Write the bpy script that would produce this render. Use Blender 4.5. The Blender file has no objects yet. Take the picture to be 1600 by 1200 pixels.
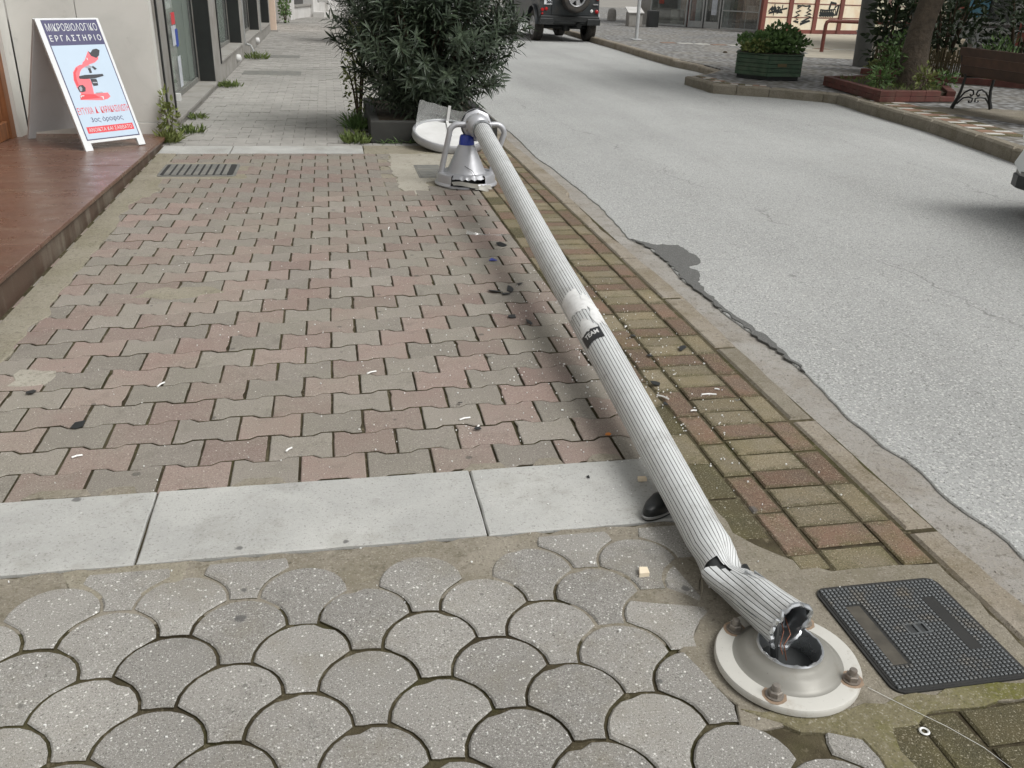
import bpy, bmesh, math, random
from mathutils import Vector, Matrix, noise as mnoise

# ------------------------------------------------------------------ camera, light, exposure
S = bpy.context.scene
COL = S.collection
R = math.radians
cd = bpy.data.cameras.new('camera'); cam = bpy.data.objects.new('camera', cd); COL.objects.link(cam)
cd.sensor_width = 36; cd.lens = 1368.04 / 1600 * 36; cd.clip_start = .05; cd.clip_end = 900
_p, _ro, _ya, CAMH = 0.429448, 0.0366536, 0.207477, 1.34
_fw = Vector((math.sin(_ya) * math.cos(_p), math.cos(_ya) * math.cos(_p), -math.sin(_p)))
_rt = Vector((math.cos(_ya), -math.sin(_ya), 0)); _up = _rt.cross(_fw)
_r = _rt * math.cos(_ro) + _up * math.sin(_ro); _u = -_rt * math.sin(_ro) + _up * math.cos(_ro)
cam.matrix_world = Matrix(((_r.x, _u.x, -_fw.x, 0), (_r.y, _u.y, -_fw.y, 0), (_r.z, _u.z, -_fw.z, CAMH), (0, 0, 0, 1)))
S.camera = cam

SUN_EL, SUN_AZ = R(52), R(128)          # azimuth clockwise from +Y
world = bpy.data.worlds.new('World'); S.world = world; world.use_nodes = True
wn = world.node_tree.nodes; wl = world.node_tree.links
bg = wn['Background']; bg.inputs['Strength'].default_value = 0.11
sky = wn.new('ShaderNodeTexSky'); sky.sky_type = 'NISHITA'; sky.sun_disc = False
sky.sun_elevation = SUN_EL; sky.sun_rotation = SUN_AZ; sky.air_density = 1.0; sky.dust_density = 4.0
hs = wn.new('ShaderNodeHueSaturation'); hs.inputs['Saturation'].default_value = 0.07
wl.new(sky.outputs[0], hs.inputs['Color']); wl.new(hs.outputs[0], bg.inputs['Color'])
sd = bpy.data.lights.new('sun', 'SUN'); sd.energy = 1.5; sd.angle = R(30); sd.color = (1, .988, .965)
sun = bpy.data.objects.new('sun', sd); COL.objects.link(sun)
_sd = Vector((math.sin(SUN_AZ) * math.cos(SUN_EL), math.cos(SUN_AZ) * math.cos(SUN_EL), math.sin(SUN_EL)))
sun.rotation_euler = _sd.to_track_quat('Z', 'Y').to_euler()
sun.location = (6, 2, 12)
S.view_settings.view_transform = 'Standard'; S.view_settings.look = 'None'
S.view_settings.exposure = 0.43; S.view_settings.gamma = 1; S.view_settings.use_curve_mapping = False

random.seed(7)
U = random.uniform

# ------------------------------------------------------------------ materials
def lin(r, g, b, k=1.0):
    f = lambda c: (c / 12.92 if c <= .04045 else ((c + .055) / 1.055) ** 2.4)
    return (f(r / 255) * k, f(g / 255) * k, f(b / 255) * k, 1)

class NT:
    def __init__(s, name):
        s.m = bpy.data.materials.new(name); s.m.use_nodes = True
        s.t = s.m.node_tree; s.n = s.t.nodes; s.l = s.t.links
        s.b = s.n['Principled BSDF']; s.out = s.n['Material Output']
        s._pos = None
    def new(s, ty, **kw):
        n = s.n.new(ty)
        for k, v in kw.items(): setattr(n, k, v)
        return n
    def put(s, sock, v):
        if hasattr(v, 'is_linked') or isinstance(v, bpy.types.NodeSocket): s.l.new(v, sock)
        else: sock.default_value = v
    @property
    def pos(s):
        if s._pos is None: s._pos = s.new('ShaderNodeNewGeometry').outputs['Position']
        return s._pos
    def obj(s): return s.new('ShaderNodeTexCoord').outputs['Object']
    def gen(s): return s.new('ShaderNodeTexCoord').outputs['Generated']
    def rnd(s): return s.new('ShaderNodeObjectInfo').outputs['Random']
    def noise(s, scale, detail=3, rough=.6, vec=None, dist=0):
        n = s.new('ShaderNodeTexNoise'); s.l.new(vec or s.pos, n.inputs['Vector'])
        n.inputs['Scale'].default_value = scale; n.inputs['Detail'].default_value = detail
        n.inputs['Roughness'].default_value = rough; n.inputs['Distortion'].default_value = dist
        return n.outputs[0]
    def voro(s, scale, vec=None, feature='F1', out='Distance', rand=1):
        n = s.new('ShaderNodeTexVoronoi', feature=feature); s.l.new(vec or s.pos, n.inputs['Vector'])
        n.inputs['Scale'].default_value = scale; n.inputs['Randomness'].default_value = rand
        return n.outputs[out]
    def ramp(s, v, a, b, lo=0., hi=1.):
        n = s.new('ShaderNodeMapRange'); n.inputs[1].default_value = a; n.inputs[2].default_value = b
        n.inputs[3].default_value = lo; n.inputs[4].default_value = hi; n.clamp = True
        s.l.new(v, n.inputs[0]); return n.outputs[0]
    def math(s, op, a, b=0.):
        n = s.new('ShaderNodeMath', operation=op); s.put(n.inputs[0], a); s.put(n.inputs[1], b); return n.outputs[0]
    def mix(s, f, a, b, mode='MIX'):
        n = s.new('ShaderNodeMix', data_type='RGBA', blend_type=mode)
        s.put(n.inputs[0], f); s.put(n.inputs[6], a); s.put(n.inputs[7], b); return n.outputs[2]
    def val(s, c, v):
        n = s.new('ShaderNodeHueSaturation'); s.put(n.inputs['Color'], c); s.put(n.inputs['Value'], v); return n.outputs[0]
    def bump(s, h, dist, strength=1.):
        n = s.new('ShaderNodeBump'); n.inputs['Distance'].default_value = dist; n.inputs['Strength'].default_value = strength
        s.l.new(h, n.inputs['Height'])
        if s.b.inputs['Normal'].is_linked: s.l.new(s.b.inputs['Normal'].links[0].from_socket, n.inputs['Normal'])
        s.l.new(n.outputs[0], s.b.inputs['Normal'])
    def xy(s, sx=1, sy=1, sz=1, vec=None):
        n = s.new('ShaderNodeMapping'); s.l.new(vec or s.pos, n.inputs[0]); n.inputs['Scale'].default_value = (sx, sy, sz); return n.outputs[0]
    def done(s, col, rough=.85, metal=0., spec=None):
        s.put(s.b.inputs['Base Color'], col); s.put(s.b.inputs['Roughness'], rough); s.b.inputs['Metallic'].default_value = metal
        if spec is not None: s.b.inputs['Specular IOR Level'].default_value = spec
        return s.m

def plain(name, c, rough=.7, metal=0., var=.12, vs=6., bump=0., bs=80., rnd=0., dirt=None, spec=None):
    t = NT(name); n = t.noise(vs, 4)
    col = t.val(c, t.ramp(n, .3, .7, 1 - var, 1 + var))
    if rnd: col = t.val(col, t.ramp(t.rnd(), 0, 1, 1 - rnd, 1 + rnd))
    if dirt:
        dcol, amt, ds = dirt
        col = t.mix(t.math('MULTIPLY', t.ramp(t.noise(ds, 6, .65), .45, .7), amt), col, dcol)
    if bump: t.bump(t.noise(bs, 3), bump)
    return t.done(col, rough, metal, spec)

def spots(t, col, c, scale=5., keep=.72, size=.11, amt=.75):
    """old chewing-gum marks: scattered flat round stains"""
    wob = t.new('ShaderNodeVectorMath', operation='ADD')
    n = t.new('ShaderNodeTexNoise'); t.l.new(t.pos, n.inputs['Vector']); n.inputs['Scale'].default_value = 60
    sc = t.new('ShaderNodeVectorMath', operation='SCALE'); t.l.new(n.outputs['Color'], sc.inputs[0]); sc.inputs['Scale'].default_value = .012
    t.l.new(t.pos, wob.inputs[0]); t.l.new(sc.outputs[0], wob.inputs[1])
    v = t.new('ShaderNodeTexVoronoi', voronoi_dimensions='2D'); t.l.new(wob.outputs[0], v.inputs['Vector']); v.inputs['Scale'].default_value = scale
    sep = t.new('ShaderNodeSeparateColor'); t.l.new(v.outputs['Color'], sep.inputs[0])
    rad = t.math('MULTIPLY', t.ramp(sep.outputs[1], 0, 1, .35, 1), size)
    inside = t.ramp(t.math('SUBTRACT', rad, v.outputs['Distance']), 0, .02)
    on = t.math('GREATER_THAN', sep.outputs[0], keep)
    return t.mix(t.math('MULTIPLY', t.math('MULTIPLY', inside, on), amt), col, c)

def speck(t, col, scale, c_hi, a_hi, c_lo, a_lo):
    n = t.noise(scale, 2, .5)
    col = t.mix(t.math('MULTIPLY', t.ramp(n, .60, .70), a_hi), col, c_hi)
    return t.mix(t.math('MULTIPLY', t.ramp(n, .40, .30), a_lo), col, c_lo)

K = .78      # albedo scale for colours read off the bright, hazy photograph
def paver_mat(name, c, c2):
    t = NT(name)
    col = t.mix(t.ramp(t.noise(2.2, 5), .35, .65), c, c2)
    col = t.val(col, t.ramp(t.rnd(), 0, 1, .84, 1.13))
    dust = t.math('MULTIPLY', t.ramp(t.noise(1.3, 6, .7), .42, .66), .55)
    col = t.mix(dust, col, lin(150, 146, 132, K))
    col = speck(t, col, 230, lin(210, 205, 195, K), .45, lin(64, 57, 51, K), .5); col = speck(t, col, 480, lin(205, 200, 190, K), .4, lin(70, 62, 56, K), .4)
    st_ = t.voro(70); col = t.mix(t.ramp(st_, .16, .09), col, t.mix(t.math('GREATER_THAN', t.noise(51, 1), .57), col, lin(228, 225, 216, K)))
    col = t.mix(t.math('MULTIPLY', t.ramp(t.noise(9, 6, .7), .56, .74), .35), col, lin(88, 84, 72, K))
    col = spots(t, col, lin(88, 86, 81, K), 5.0, .82, .075, .65)
    col = t.mix(t.ramp(t.voro(38), .07, .04), col, t.mix(t.math('GREATER_THAN', t.noise(31, 1), .60), col, lin(225, 222, 214, K)))
    t.bump(t.noise(500, 2), .0012); t.bump(t.noise(60, 4), .002, .6)
    return t.done(col, .9, spec=.25)
M = {}
M['paver_red'] = paver_mat('paver_red', lin(150, 130, 121, K), lin(156, 141, 132, K))
M['paver_grey'] = paver_mat('paver_grey', lin(145, 139, 129, K), lin(154, 147, 138, K))

t = NT('paver_far'); col = t.mix(t.ramp(t.noise(.6, 5), .35, .65), lin(156, 154, 148, K), lin(172, 169, 163, K))
col = t.val(col, t.ramp(t.noise(6, 2), .3, .7, .88, 1.1)); col = speck(t, col, 300, lin(205, 200, 190, K), .3, lin(90, 86, 80, K), .3)
M['paver_far'] = t.done(col, .9, spec=.25)

t = NT('scallop_concrete')
col = t.mix(t.ramp(t.noise(1.7, 5), .35, .65), lin(152, 149, 143, K), lin(170, 167, 160, K))
col = t.val(col, t.ramp(t.rnd(), 0, 1, .82, 1.1))
col = speck(t, col, 210, lin(230, 228, 222, K), .55, lin(74, 71, 66, K), .6); col = speck(t, col, 420, lin(226, 224, 218, K), .6, lin(80, 76, 70, K), .6)
st_ = t.voro(85); col = t.mix(t.ramp(st_, .26, .16), col, t.mix(t.math('GREATER_THAN', t.noise(61, 1), .56), col, lin(240, 238, 232, K)))
col = t.mix(t.math('MULTIPLY', t.ramp(t.noise(3.1, 6, .7), .50, .72), .5), col, lin(132, 124, 104, K))
col = t.mix(t.math('MULTIPLY', t.ramp(t.noise(7, 6, .7), .58, .74), .5), col, lin(92, 90, 86, K))
col = spots(t, col, lin(92, 91, 90, K), 4.6, .62, .085, .75); col = spots(t, col, lin(104, 102, 98, K), 9.3, .80, .07, .6)
t.bump(t.noise(330, 2), .002); t.bump(t.noise(900, 2), .0008); t.bump(t.noise(30, 3), .003, .5)
M['scallop'] = t.done(col, .92, spec=.25)

t = NT('marble_strip')
col = t.mix(t.ramp(t.noise(3, 6, .6, dist=.6), .35, .68), lin(196, 196, 191, K), lin(174, 174, 170, K))
col = t.mix(t.math('MULTIPLY', t.ramp(t.noise(260, 3, .7), .56, .68), .45), col, lin(140, 139, 136, K))
col = t.mix(t.math('MULTIPLY', t.ramp(t.noise(6, 6, .7), .57, .72), .4), col, lin(140, 137, 128, K))
col = speck(t, col, 150, lin(206, 207, 203, K), .3, lin(120, 118, 113, K), .5)
col = t.mix(t.math('MULTIPLY', t.ramp(t.noise(2.0, 7, .75), .52, .66), .4), col, lin(138, 134, 122, K))
col = spots(t, col, lin(98, 97, 96, K), 4.2, .80, .085, .8)
t.bump(t.noise(400, 2), .001)
M['marble'] = t.done(col, .8, spec=.3)

def brick_mat(name, c, c2):
    t = NT(name)
    col = t.mix(t.ramp(t.noise(7, 5), .35, .65), c, c2)
    col = t.val(col, t.ramp(t.rnd(), 0, 1, .8, 1.15))
    g = t.new('ShaderNodeSeparateXYZ'); t.l.new(t.gen(), g.inputs[0])
    ex = t.math('ABSOLUTE', t.math('SUBTRACT', g.outputs[0], .5)); ey = t.math('ABSOLUTE', t.math('SUBTRACT', g.outputs[1], .5))
    e = t.math('MAXIMUM', ex, ey)
    e = t.math('ADD', e, t.ramp(t.noise(34, 5, .7), .2, .8, -.16, .16))
    col = t.mix(t.math('MULTIPLY', t.ramp(e, .36, .52), .75), col, lin(92, 86, 62, K))
    col = t.mix(t.math('MULTIPLY', t.ramp(t.noise(3.3, 6, .7), .5, .68), .6), col, lin(112, 106, 70, K))
    col = speck(t, col, 210, lin(198, 190, 168, K), .6, lin(52, 48, 38, K), .65); col = speck(t, col, 420, lin(196, 188, 165, K), .45, lin(56, 52, 42, K), .5)
    col = spots(t, col, lin(108, 106, 104, K), 3.5, .86, .08, .7)
    t.bump(t.noise(330, 2), .0025); t.bump(t.noise(40, 4), .003, .6)
    return t.done(col, .9, spec=.25)
M['brick_red'] = brick_mat('brick_red', lin(130, 105, 88, K), lin(122, 104, 90, K))
M['brick_yellow'] = brick_mat('brick_yellow', lin(142, 130, 104, K), lin(136, 127, 108, K))
M['brick_dark'] = brick_mat('brick_dark', lin(92, 88, 66, K), lin(104, 96, 70, K))

t = NT('joint_soil_and_shade')
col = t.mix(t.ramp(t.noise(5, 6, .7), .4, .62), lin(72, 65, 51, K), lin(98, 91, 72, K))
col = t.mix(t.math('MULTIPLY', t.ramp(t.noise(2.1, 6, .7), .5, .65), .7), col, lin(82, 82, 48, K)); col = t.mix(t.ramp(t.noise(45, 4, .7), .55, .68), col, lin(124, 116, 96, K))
t.bump(t.noise(300, 3), .004); M['joint'] = t.done(col, .95, spec=.1)  # soil; also put on piece sides, its dark colour standing in for joint shade

M['joint_pale'] = plain('joint_pale', lin(104, 100, 92, K), .95, var=.2, vs=5)
def mortar(name, c1, c2, moss, amt, gum=.78):
    t = NT(name)
    col = t.mix(t.ramp(t.noise(3.5, 7, .7), .35, .65), c1, c2)
    col = t.mix(t.math('MULTIPLY', t.ramp(t.noise(2.6, 7, .72), .47, .62), amt), col, moss)
    col = speck(t, col, 190, lin(200, 194, 180, K), .45, lin(78, 72, 60, K), .55); col = speck(t, col, 60, lin(176, 170, 154, K), .3, lin(96, 90, 76, K), .45)
    col = t.mix(t.math('MULTIPLY', t.ramp(t.noise(11, 7, .75), .55, .68), .5), col, lin(98, 92, 74, K))
    col = spots(t, col, lin(110, 108, 106, K), 4.2, max(.85, gum), .085, .7)
    t.bump(t.noise(22, 6, .7), .006); t.bump(t.noise(300, 2), .002)
    return t.done(col, .92, spec=.2)
M['mortar'] = mortar('mortar', lin(162, 156, 140, K), lin(148, 141, 124, K), lin(128, 124, 96, K), .35)
M['mortar_brown'] = mortar('mortar_brown', lin(158, 151, 137, K), lin(138, 131, 117, K), lin(118, 111, 86, K), .35)
M['mortar_moss'] = mortar('mortar_moss', lin(146, 138, 114, K), lin(122, 116, 88, K), lin(108, 108, 44, K), .8)
M['mortar_pale'] = mortar('mortar_pale', lin(186, 181, 168, K), lin(170, 165, 152, K), lin(150, 144, 126, K), .3, .9)
M['kerb'] = mortar('kerb_concrete', lin(166, 158, 146, K), lin(150, 140, 123, K), lin(126, 114, 90, K), .55)
M['gutter'] = mortar('gutter_concrete', lin(174, 171, 165, K), lin(158, 153, 145, K), lin(134, 122, 106, K), .4)
M['kerb_dark'] = mortar('kerb_worn', lin(154, 147, 133, K), lin(134, 127, 112, K), lin(108, 99, 80, K), .45)

t = NT('asphalt')
col = t.mix(t.ramp(t.noise(.55, 6, .65), .35, .65), lin(172, 173, 170, K), lin(186, 187, 184, K))
streak = t.noise(1, 5, .6, t.xy(.9, .10, 1)); col = t.val(col, t.ramp(streak, .32, .68, .84, 1.08))
col = t.mix(t.math('MULTIPLY', t.ramp(t.noise(85, 2, .6), .55, .66), .7), col, lin(222, 222, 218, K))
col = t.mix(t.math('MULTIPLY', t.ramp(t.noise(95, 3, .7), .44, .32), .85), col, lin(92, 92, 89, K))
col = t.mix(t.math('MULTIPLY', t.ramp(t.noise(2.2, 7, .7), .5, .7), .25), col, lin(138, 137, 132, K))
col = t.mix(t.ramp(t.voro(70), .16, .10), col, t.mix(t.math('GREATER_THAN', t.noise(57, 1), .56), col, lin(226, 225, 220, K)))
chip = t.voro(48); col = t.mix(t.ramp(chip, .30, .18), col, t.mix(t.math('GREATER_THAN', t.noise(37, 1), .53), col, lin(214, 213, 208, K)))
chip2 = t.voro(60); col = t.mix(t.math('MULTIPLY', t.ramp(chip2, .28, .16), .6), col, t.mix(t.math('GREATER_THAN', t.noise(43, 1), .55), col, lin(120, 119, 116, K)))
col = spots(t, col, lin(124, 124, 121, K), 1.6, .86, .05, .6)
sx_ = t.new('ShaderNodeSeparateXYZ'); t.l.new(t.pos, sx_.inputs[0])
for (x0, k_, am) in ((3.55, .10, .5), (4.95, -.05, .35)):
    ln = t.math('ADD', t.math('SUBTRACT', sx_.outputs[0], x0), t.math('MULTIPLY', sx_.outputs[1], k_))
    ln = t.math('ADD', ln, t.ramp(t.noise(.9, 6, .65), .2, .8, -.25, .25))
    col = t.mix(t.math('MULTIPLY', t.math('MULTIPLY', t.ramp(t.math('ABSOLUTE', ln), .012, .003), t.ramp(t.noise(1.1, 3), .42, .6)), am), col, lin(100, 100, 97, K))
t.bump(t.noise(120, 3), .006); t.bump(t.noise(3, 3), .02, .3)
M['asphalt'] = t.done(col, .88, spec=.3)
t = NT('asphalt_dark'); col = t.mix(t.noise(40, 4), lin(96, 96, 94, K), lin(124, 124, 121, K)); col = speck(t, col, 220, lin(165, 165, 160, K), .6, lin(50, 50, 50, K), .6)
t.bump(t.noise(150, 3), .006); M['asphalt_dark'] = t.done(col, .9, spec=.3)

t = NT('granite')
col = t.mix(t.ramp(t.noise(1.5, 5), .35, .65), lin(112, 79, 65, .8), lin(98, 70, 56, .8))
col = t.mix(t.math('MULTIPLY', t.ramp(t.noise(230, 3), .5, .64), .5), col, lin(176, 140, 124, .8))
col = t.mix(t.math('MULTIPLY', t.ramp(t.noise(180, 3), .48, .36), .6), col, lin(58, 42, 36, .8))
st = t.noise(1, 6, .65, t.xy(1.2, 9, 1)); col = t.mix(t.math('MULTIPLY', t.ramp(st, .5, .68), .3), col, lin(152, 132, 112, .8))
M['granite'] = t.done(col, t.ramp(t.noise(8, 4), .3, .7, .22, .42))
t = NT('granite_riser')
col = t.mix(t.ramp(t.noise(2, 5), .35, .65), lin(98, 78, 66, .8), lin(84, 70, 58, .8))
col = t.mix(t.math('MULTIPLY', t.ramp(t.noise(1, 6, .65, t.xy(9, 9, 1.5)), .47, .66), .65), col, lin(142, 134, 120, .8))
col = t.mix(t.math('MULTIPLY', t.ramp(t.noise(220, 3), .48, .36), .5), col, lin(54, 40, 34, .8))
M['granite_riser'] = t.done(col, .55)

t = NT('wall_marble')
col = t.mix(t.ramp(t.noise(2.5, 6, .6, dist=.8), .35, .65), lin(222, 220, 213, .82), lin(210, 209, 202, .82))
col = t.mix(t.math('MULTIPLY', t.ramp(t.noise(7, 6, .7), .6, .74), .35), col, lin(150, 148, 140, K))
M['wall_marble'] = t.done(col, .6)
M['wall_grey'] = plain('wall_grey', lin(158, 155, 149, K), .75, var=.1, vs=3, bump=.002, bs=90, dirt=(lin(120, 112, 100, K), .6, 4))
M['wall_white'] = plain('wall_white', lin(214, 212, 208, K), .75, var=.05, vs=3, dirt=(lin(170, 165, 155, K), .4, 2))
M['wall_peach'] = plain('wall_peach', lin(230, 206, 186, K), .85, var=.05, vs=3, dirt=(lin(170, 150, 130, K), .4, 3))
M['black_clad'] = plain('black_clad', lin(30, 32, 31), .35, var=.2)
M['black_metal'] = plain('black_metal', lin(22, 24, 23), .4)
M['wood'] = None
t = NT('wood_door')
g = t.noise(1, 5, .6, t.xy(26, 26, 1.6), dist=.4)
col = t.mix(t.ramp(g, .3, .7), lin(96, 58, 32), lin(148, 98, 62)); col = t.mix(t.math('MULTIPLY', t.ramp(t.noise(3, 5), .5, .7), .4), col, lin(82, 50, 28))
t.bump(g, .002); M['wood'] = t.done(col, .5)
def glass(name, tint, rough=.03, alpha=.35, haze=0.):
    t = NT(name)
    tr = t.new('ShaderNodeBsdfTransparent'); tr.inputs[0].default_value = tint
    gl = t.new('ShaderNodeBsdfGlossy'); gl.inputs['Roughness'].default_value = rough
    fr = t.new('ShaderNodeLayerWeight'); fr.inputs[0].default_value = .5
    mx = t.new('ShaderNodeMixShader'); t.l.new(t.ramp(t.math('POWER', fr.outputs['Facing'], 4.5), 0, 1, .05 * alpha, .75), mx.inputs[0])
    t.l.new(tr.outputs[0], mx.inputs[1]); t.l.new(gl.outputs[0], mx.inputs[2]); res = mx.outputs[0]
    if haze:
        df = t.new('ShaderNodeBsdfDiffuse'); df.inputs[0].default_value = (.75, .76, .74, 1); m2 = t.new('ShaderNodeMixShader'); m2.inputs[0].default_value = haze
        t.l.new(res, m2.inputs[1]); t.l.new(df.outputs[0], m2.inputs[2]); res = m2.outputs[0]
    t.l.new(res, t.out.inputs[0])
    t.n.remove(t.b); return t.m
M['shop_glass'] = glass('shop_glass', (.85, .88, .86, 1), .02, 1.6, .06)
M['clear_plastic'] = glass('clear_plastic', (.84, .86, .85, 1), .15, 2.4, .22)
M['car_glass'] = plain('car_glass', (.01, .012, .013, 1), .06)
M['curtain'] = plain('curtain', lin(214, 222, 214, .9), .9, var=.12, vs=4)
M['interior'] = plain('interior', lin(70, 74, 70), .9, var=.4, vs=1.5)
M['interior_dark'] = plain('interior_dark', lin(44, 42, 38), .9, var=.5, vs=2)

def metal_paint(name, c, rough=.42, metal=.35, dirt=.35, dcol=None, sc=5):
    t = NT(name)
    col = t.val(c, t.ramp(t.noise(sc, 5), .3, .7, .93, 1.05))
    col = t.mix(t.math('MULTIPLY', t.ramp(t.noise(11, 7, .72), .54, .74), dirt), col, dcol or lin(120, 112, 98, K))
    col = t.mix(t.math('MULTIPLY', t.ramp(t.noise(160, 3, .7), .66, .74), dirt), col, lin(70, 64, 56))
    return t.done(col, t.ramp(t.noise(14, 4), .3, .7, rough - .08, rough + .12), metal)
M['pole_paint'] = metal_paint('pole_paint', lin(212, 214, 213, .9), .5, .15, .42)
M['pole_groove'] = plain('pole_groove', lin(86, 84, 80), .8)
M['lamp_silver'] = metal_paint('lamp_silver', lin(176, 177, 180, .95), .4, .45, .12)
M['flange'] = metal_paint('flange', lin(200, 198, 190, .88), .55, .1, .6, lin(150, 132, 108, K), 8)
M['flange_worn'] = metal_paint('flange_worn', lin(140, 138, 130, .85), .5, .2, .5, lin(124, 114, 98, K), 9)
M['raw_alu'] = metal_paint('raw_alu', lin(200, 203, 205, .95), .3, .85, .15)
M['bolt'] = metal_paint('bolt', lin(138, 132, 124), .5, .6, .6, lin(110, 82, 62))
M['rust'] = plain('rust', lin(156, 134, 112, K), .8, var=.2, vs=60)
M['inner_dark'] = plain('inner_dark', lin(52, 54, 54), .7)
M['white_plastic'] = plain('white_plastic', lin(214, 214, 212, .9), .5, var=.05, dirt=(lin(170, 168, 160), .35, 7))
M['blue_plastic'] = plain('blue_plastic', lin(38, 58, 150), .35, var=.1)
M['black_plastic'] = plain('black_plastic', lin(30, 32, 32), .45, var=.3)
M['grey_rubber'] = plain('grey_rubber', lin(140, 140, 138), .6)
M['chip_white'] = plain('chip_white', lin(232, 232, 228, .9), .5)
M['chip_orange'] = plain('chip_orange', lin(190, 120, 56), .7)
M['copper'] = plain('copper', lin(112, 72, 54), .5, .5)
M['sticker_white'] = plain('sticker_white', lin(222, 222, 220, .9), .55, dirt=(lin(160, 158, 152), .4, 40))
M['sticker_black'] = plain('sticker_black', lin(32, 33, 35), .5)
M['iron'] = metal_paint('cast_iron', lin(92, 95, 96), .55, .3, .85, lin(118, 108, 92), 6)
M['iron_dark'] = plain('iron_dark', lin(38, 38, 36), .8, var=.2)
M['grate_mud'] = plain('grate_mud', lin(70, 66, 58), .85, var=.3, vs=25)
M['grate_grey'] = plain('grate_grey', lin(118, 118, 113, K), .8, var=.1, dirt=(lin(150, 146, 134, K), .5, 12))
M['sign_white'] = plain('sign_white', lin(222, 225, 225, .84), .5, var=.03, dirt=(lin(180, 180, 175), .25, 5))
M['print_blue'] = plain('print_blue', lin(188, 206, 222, .84), .45, var=.02)
M['print_navy'] = plain('print_navy', lin(58, 56, 92), .45, var=.04)
M['print_red'] = plain('print_red', lin(204, 58, 66), .45, var=.04)
M['print_pink'] = plain('print_pink', lin(224, 104, 112), .45, var=.04)
M['print_black'] = plain('print_black', lin(34, 36, 42), .45)
M['print_grey'] = plain('print_grey', lin(150, 152, 160), .45)
M['green_wood'] = plain('green_wood', lin(54, 76, 56), .6, var=.2, vs=9, rnd=.12, dirt=(lin(96, 104, 84), .4, 7))
M['bench_wood'] = plain('bench_wood', lin(66, 46, 34), .6, var=.25, vs=9, rnd=.2)
M['red_paint'] = plain('red_paint', lin(124, 66, 56, .8), .6, var=.15, vs=5, rnd=.1, dirt=(lin(110, 70, 56), .6, 8))
M['cream_panel'] = plain('cream_panel', lin(228, 219, 196, .95), .8, var=.06, vs=2, dirt=(lin(204, 158, 108), .45, 1.6))
M['red_brick'] = plain('red_brick', lin(104, 58, 50, .75), .75, var=.2, vs=7, rnd=.18, dirt=(lin(84, 66, 52), .6, 6))
M['spray_black'] = plain('spray_black', lin(28, 34, 34), .8)
M['bark'] = plain('bark', lin(80, 71, 60), .95, var=.3, vs=9, bump=.03, bs=22)
M['cane'] = plain('cane', lin(92, 82, 58), .9, var=.3, vs=12, rnd=.2)
M['soil'] = plain('soil', lin(62, 52, 38), .95, var=.3, vs=20, bump=.01, bs=60)
M['planter_dark'] = plain('planter_dark', lin(48, 48, 45), .85, var=.25, vs=5)
M['pole_dark'] = plain('pole_dark', lin(92, 92, 88), .6, var=.15, vs=4)
M['pole_light'] = plain('pole_light', lin(196, 198, 198, .9), .45, metal=.3)
M['jeep_body'] = plain('jeep_body', lin(66, 70, 72), .32, var=.08, vs=3, metal=.35, dirt=(lin(110, 104, 94), .35, 3))
M['jeep_black'] = plain('jeep_black', lin(34, 36, 36), .55, var=.2)
M['tyre'] = plain('tyre', lin(52, 50, 48), .85, var=.25, vs=12, dirt=(lin(92, 84, 72), .45, 9))
M['rim'] = plain('rim', lin(196, 197, 198, .95), .35, metal=.6, dirt=(lin(110, 100, 88), .35, 12))
M['red_lens'] = plain('red_lens', lin(170, 30, 32), .2)
M['clear_lens'] = plain('clear_lens', lin(225, 226, 224), .15)
M['car_white'] = plain('car_white', lin(226, 230, 230, .92), .3, var=.03)
M['plate_white'] = plain('plate_white', lin(226, 228, 230, .95), .5)
M['plate_blue'] = plain('plate_blue', lin(40, 70, 160), .5)
M['alu_frame'] = plain('alu_frame', lin(176, 178, 176, .85), .45, metal=.3)
M['poster_a'] = plain('poster_a', lin(120, 52, 40), .6, var=.6, vs=5)
M['poster_b'] = plain('poster_b', lin(190, 194, 200, .9), .6, var=.25, vs=8)
M['poster_c'] = plain('poster_c', lin(70, 120, 140), .6, var=.4, vs=4)
t = NT('cobbles'); v = t.voro(9, feature='F1'); col = t.mix(t.ramp(v, .2, .6), lin(172, 173, 172, K), lin(112, 110, 106, K))
col = t.mix(t.math('MULTIPLY', t.ramp(t.noise(.8, 5, .65), .45, .65), .4), col, lin(150, 142, 126, K)); t.bump(t.voro(9), -.03, .6)
M['cobbles'] = t.done(col, .85, spec=.3)
M['slab_pale'] = plain('slab_pale', lin(206, 204, 196, K), .8, rnd=.12, dirt=(lin(140, 132, 112, K), .5, 4))
M['slab_red'] = plain('slab_red', lin(150, 118, 98, K), .85, rnd=.12, dirt=(lin(120, 112, 84, K), .5, 4))
M['ground'] = plain('ground', lin(150, 146, 138, K), .95, var=.15, vs=1)
M['pale_dust'] = plain('pale_dust', lin(192, 184, 166, K), .95, var=.12, vs=2)
def leafmat(name, c1, c2, rough=.5):
    t = NT(name); r = t.noise(9, 2); col = t.mix(t.ramp(r, .35, .65), c1, c2)
    col = t.val(col, t.ramp(t.noise(60, 1), .2, .8, .7, 1.35))
    tr = t.new('ShaderNodeBsdfTranslucent'); t.put(tr.inputs[0], t.val(col, 1.2))
    t.done(col, rough, spec=.45)
    mx = t.new('ShaderNodeMixShader'); mx.inputs[0].default_value = .15
    t.l.new(t.b.outputs[0], mx.inputs[1]); t.l.new(tr.outputs[0], mx.inputs[2]); t.l.new(mx.outputs[0], t.out.inputs[0]); return t.m
M['oleander'] = leafmat('oleander', lin(46, 58, 44), lin(68, 80, 60))
M['leaf_mid'] = leafmat('leaf_mid', lin(66, 90, 48), lin(96, 122, 68), .6)
M['leaf_dark'] = leafmat('leaf_dark', lin(34, 46, 28), lin(52, 66, 38), .6)
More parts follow.
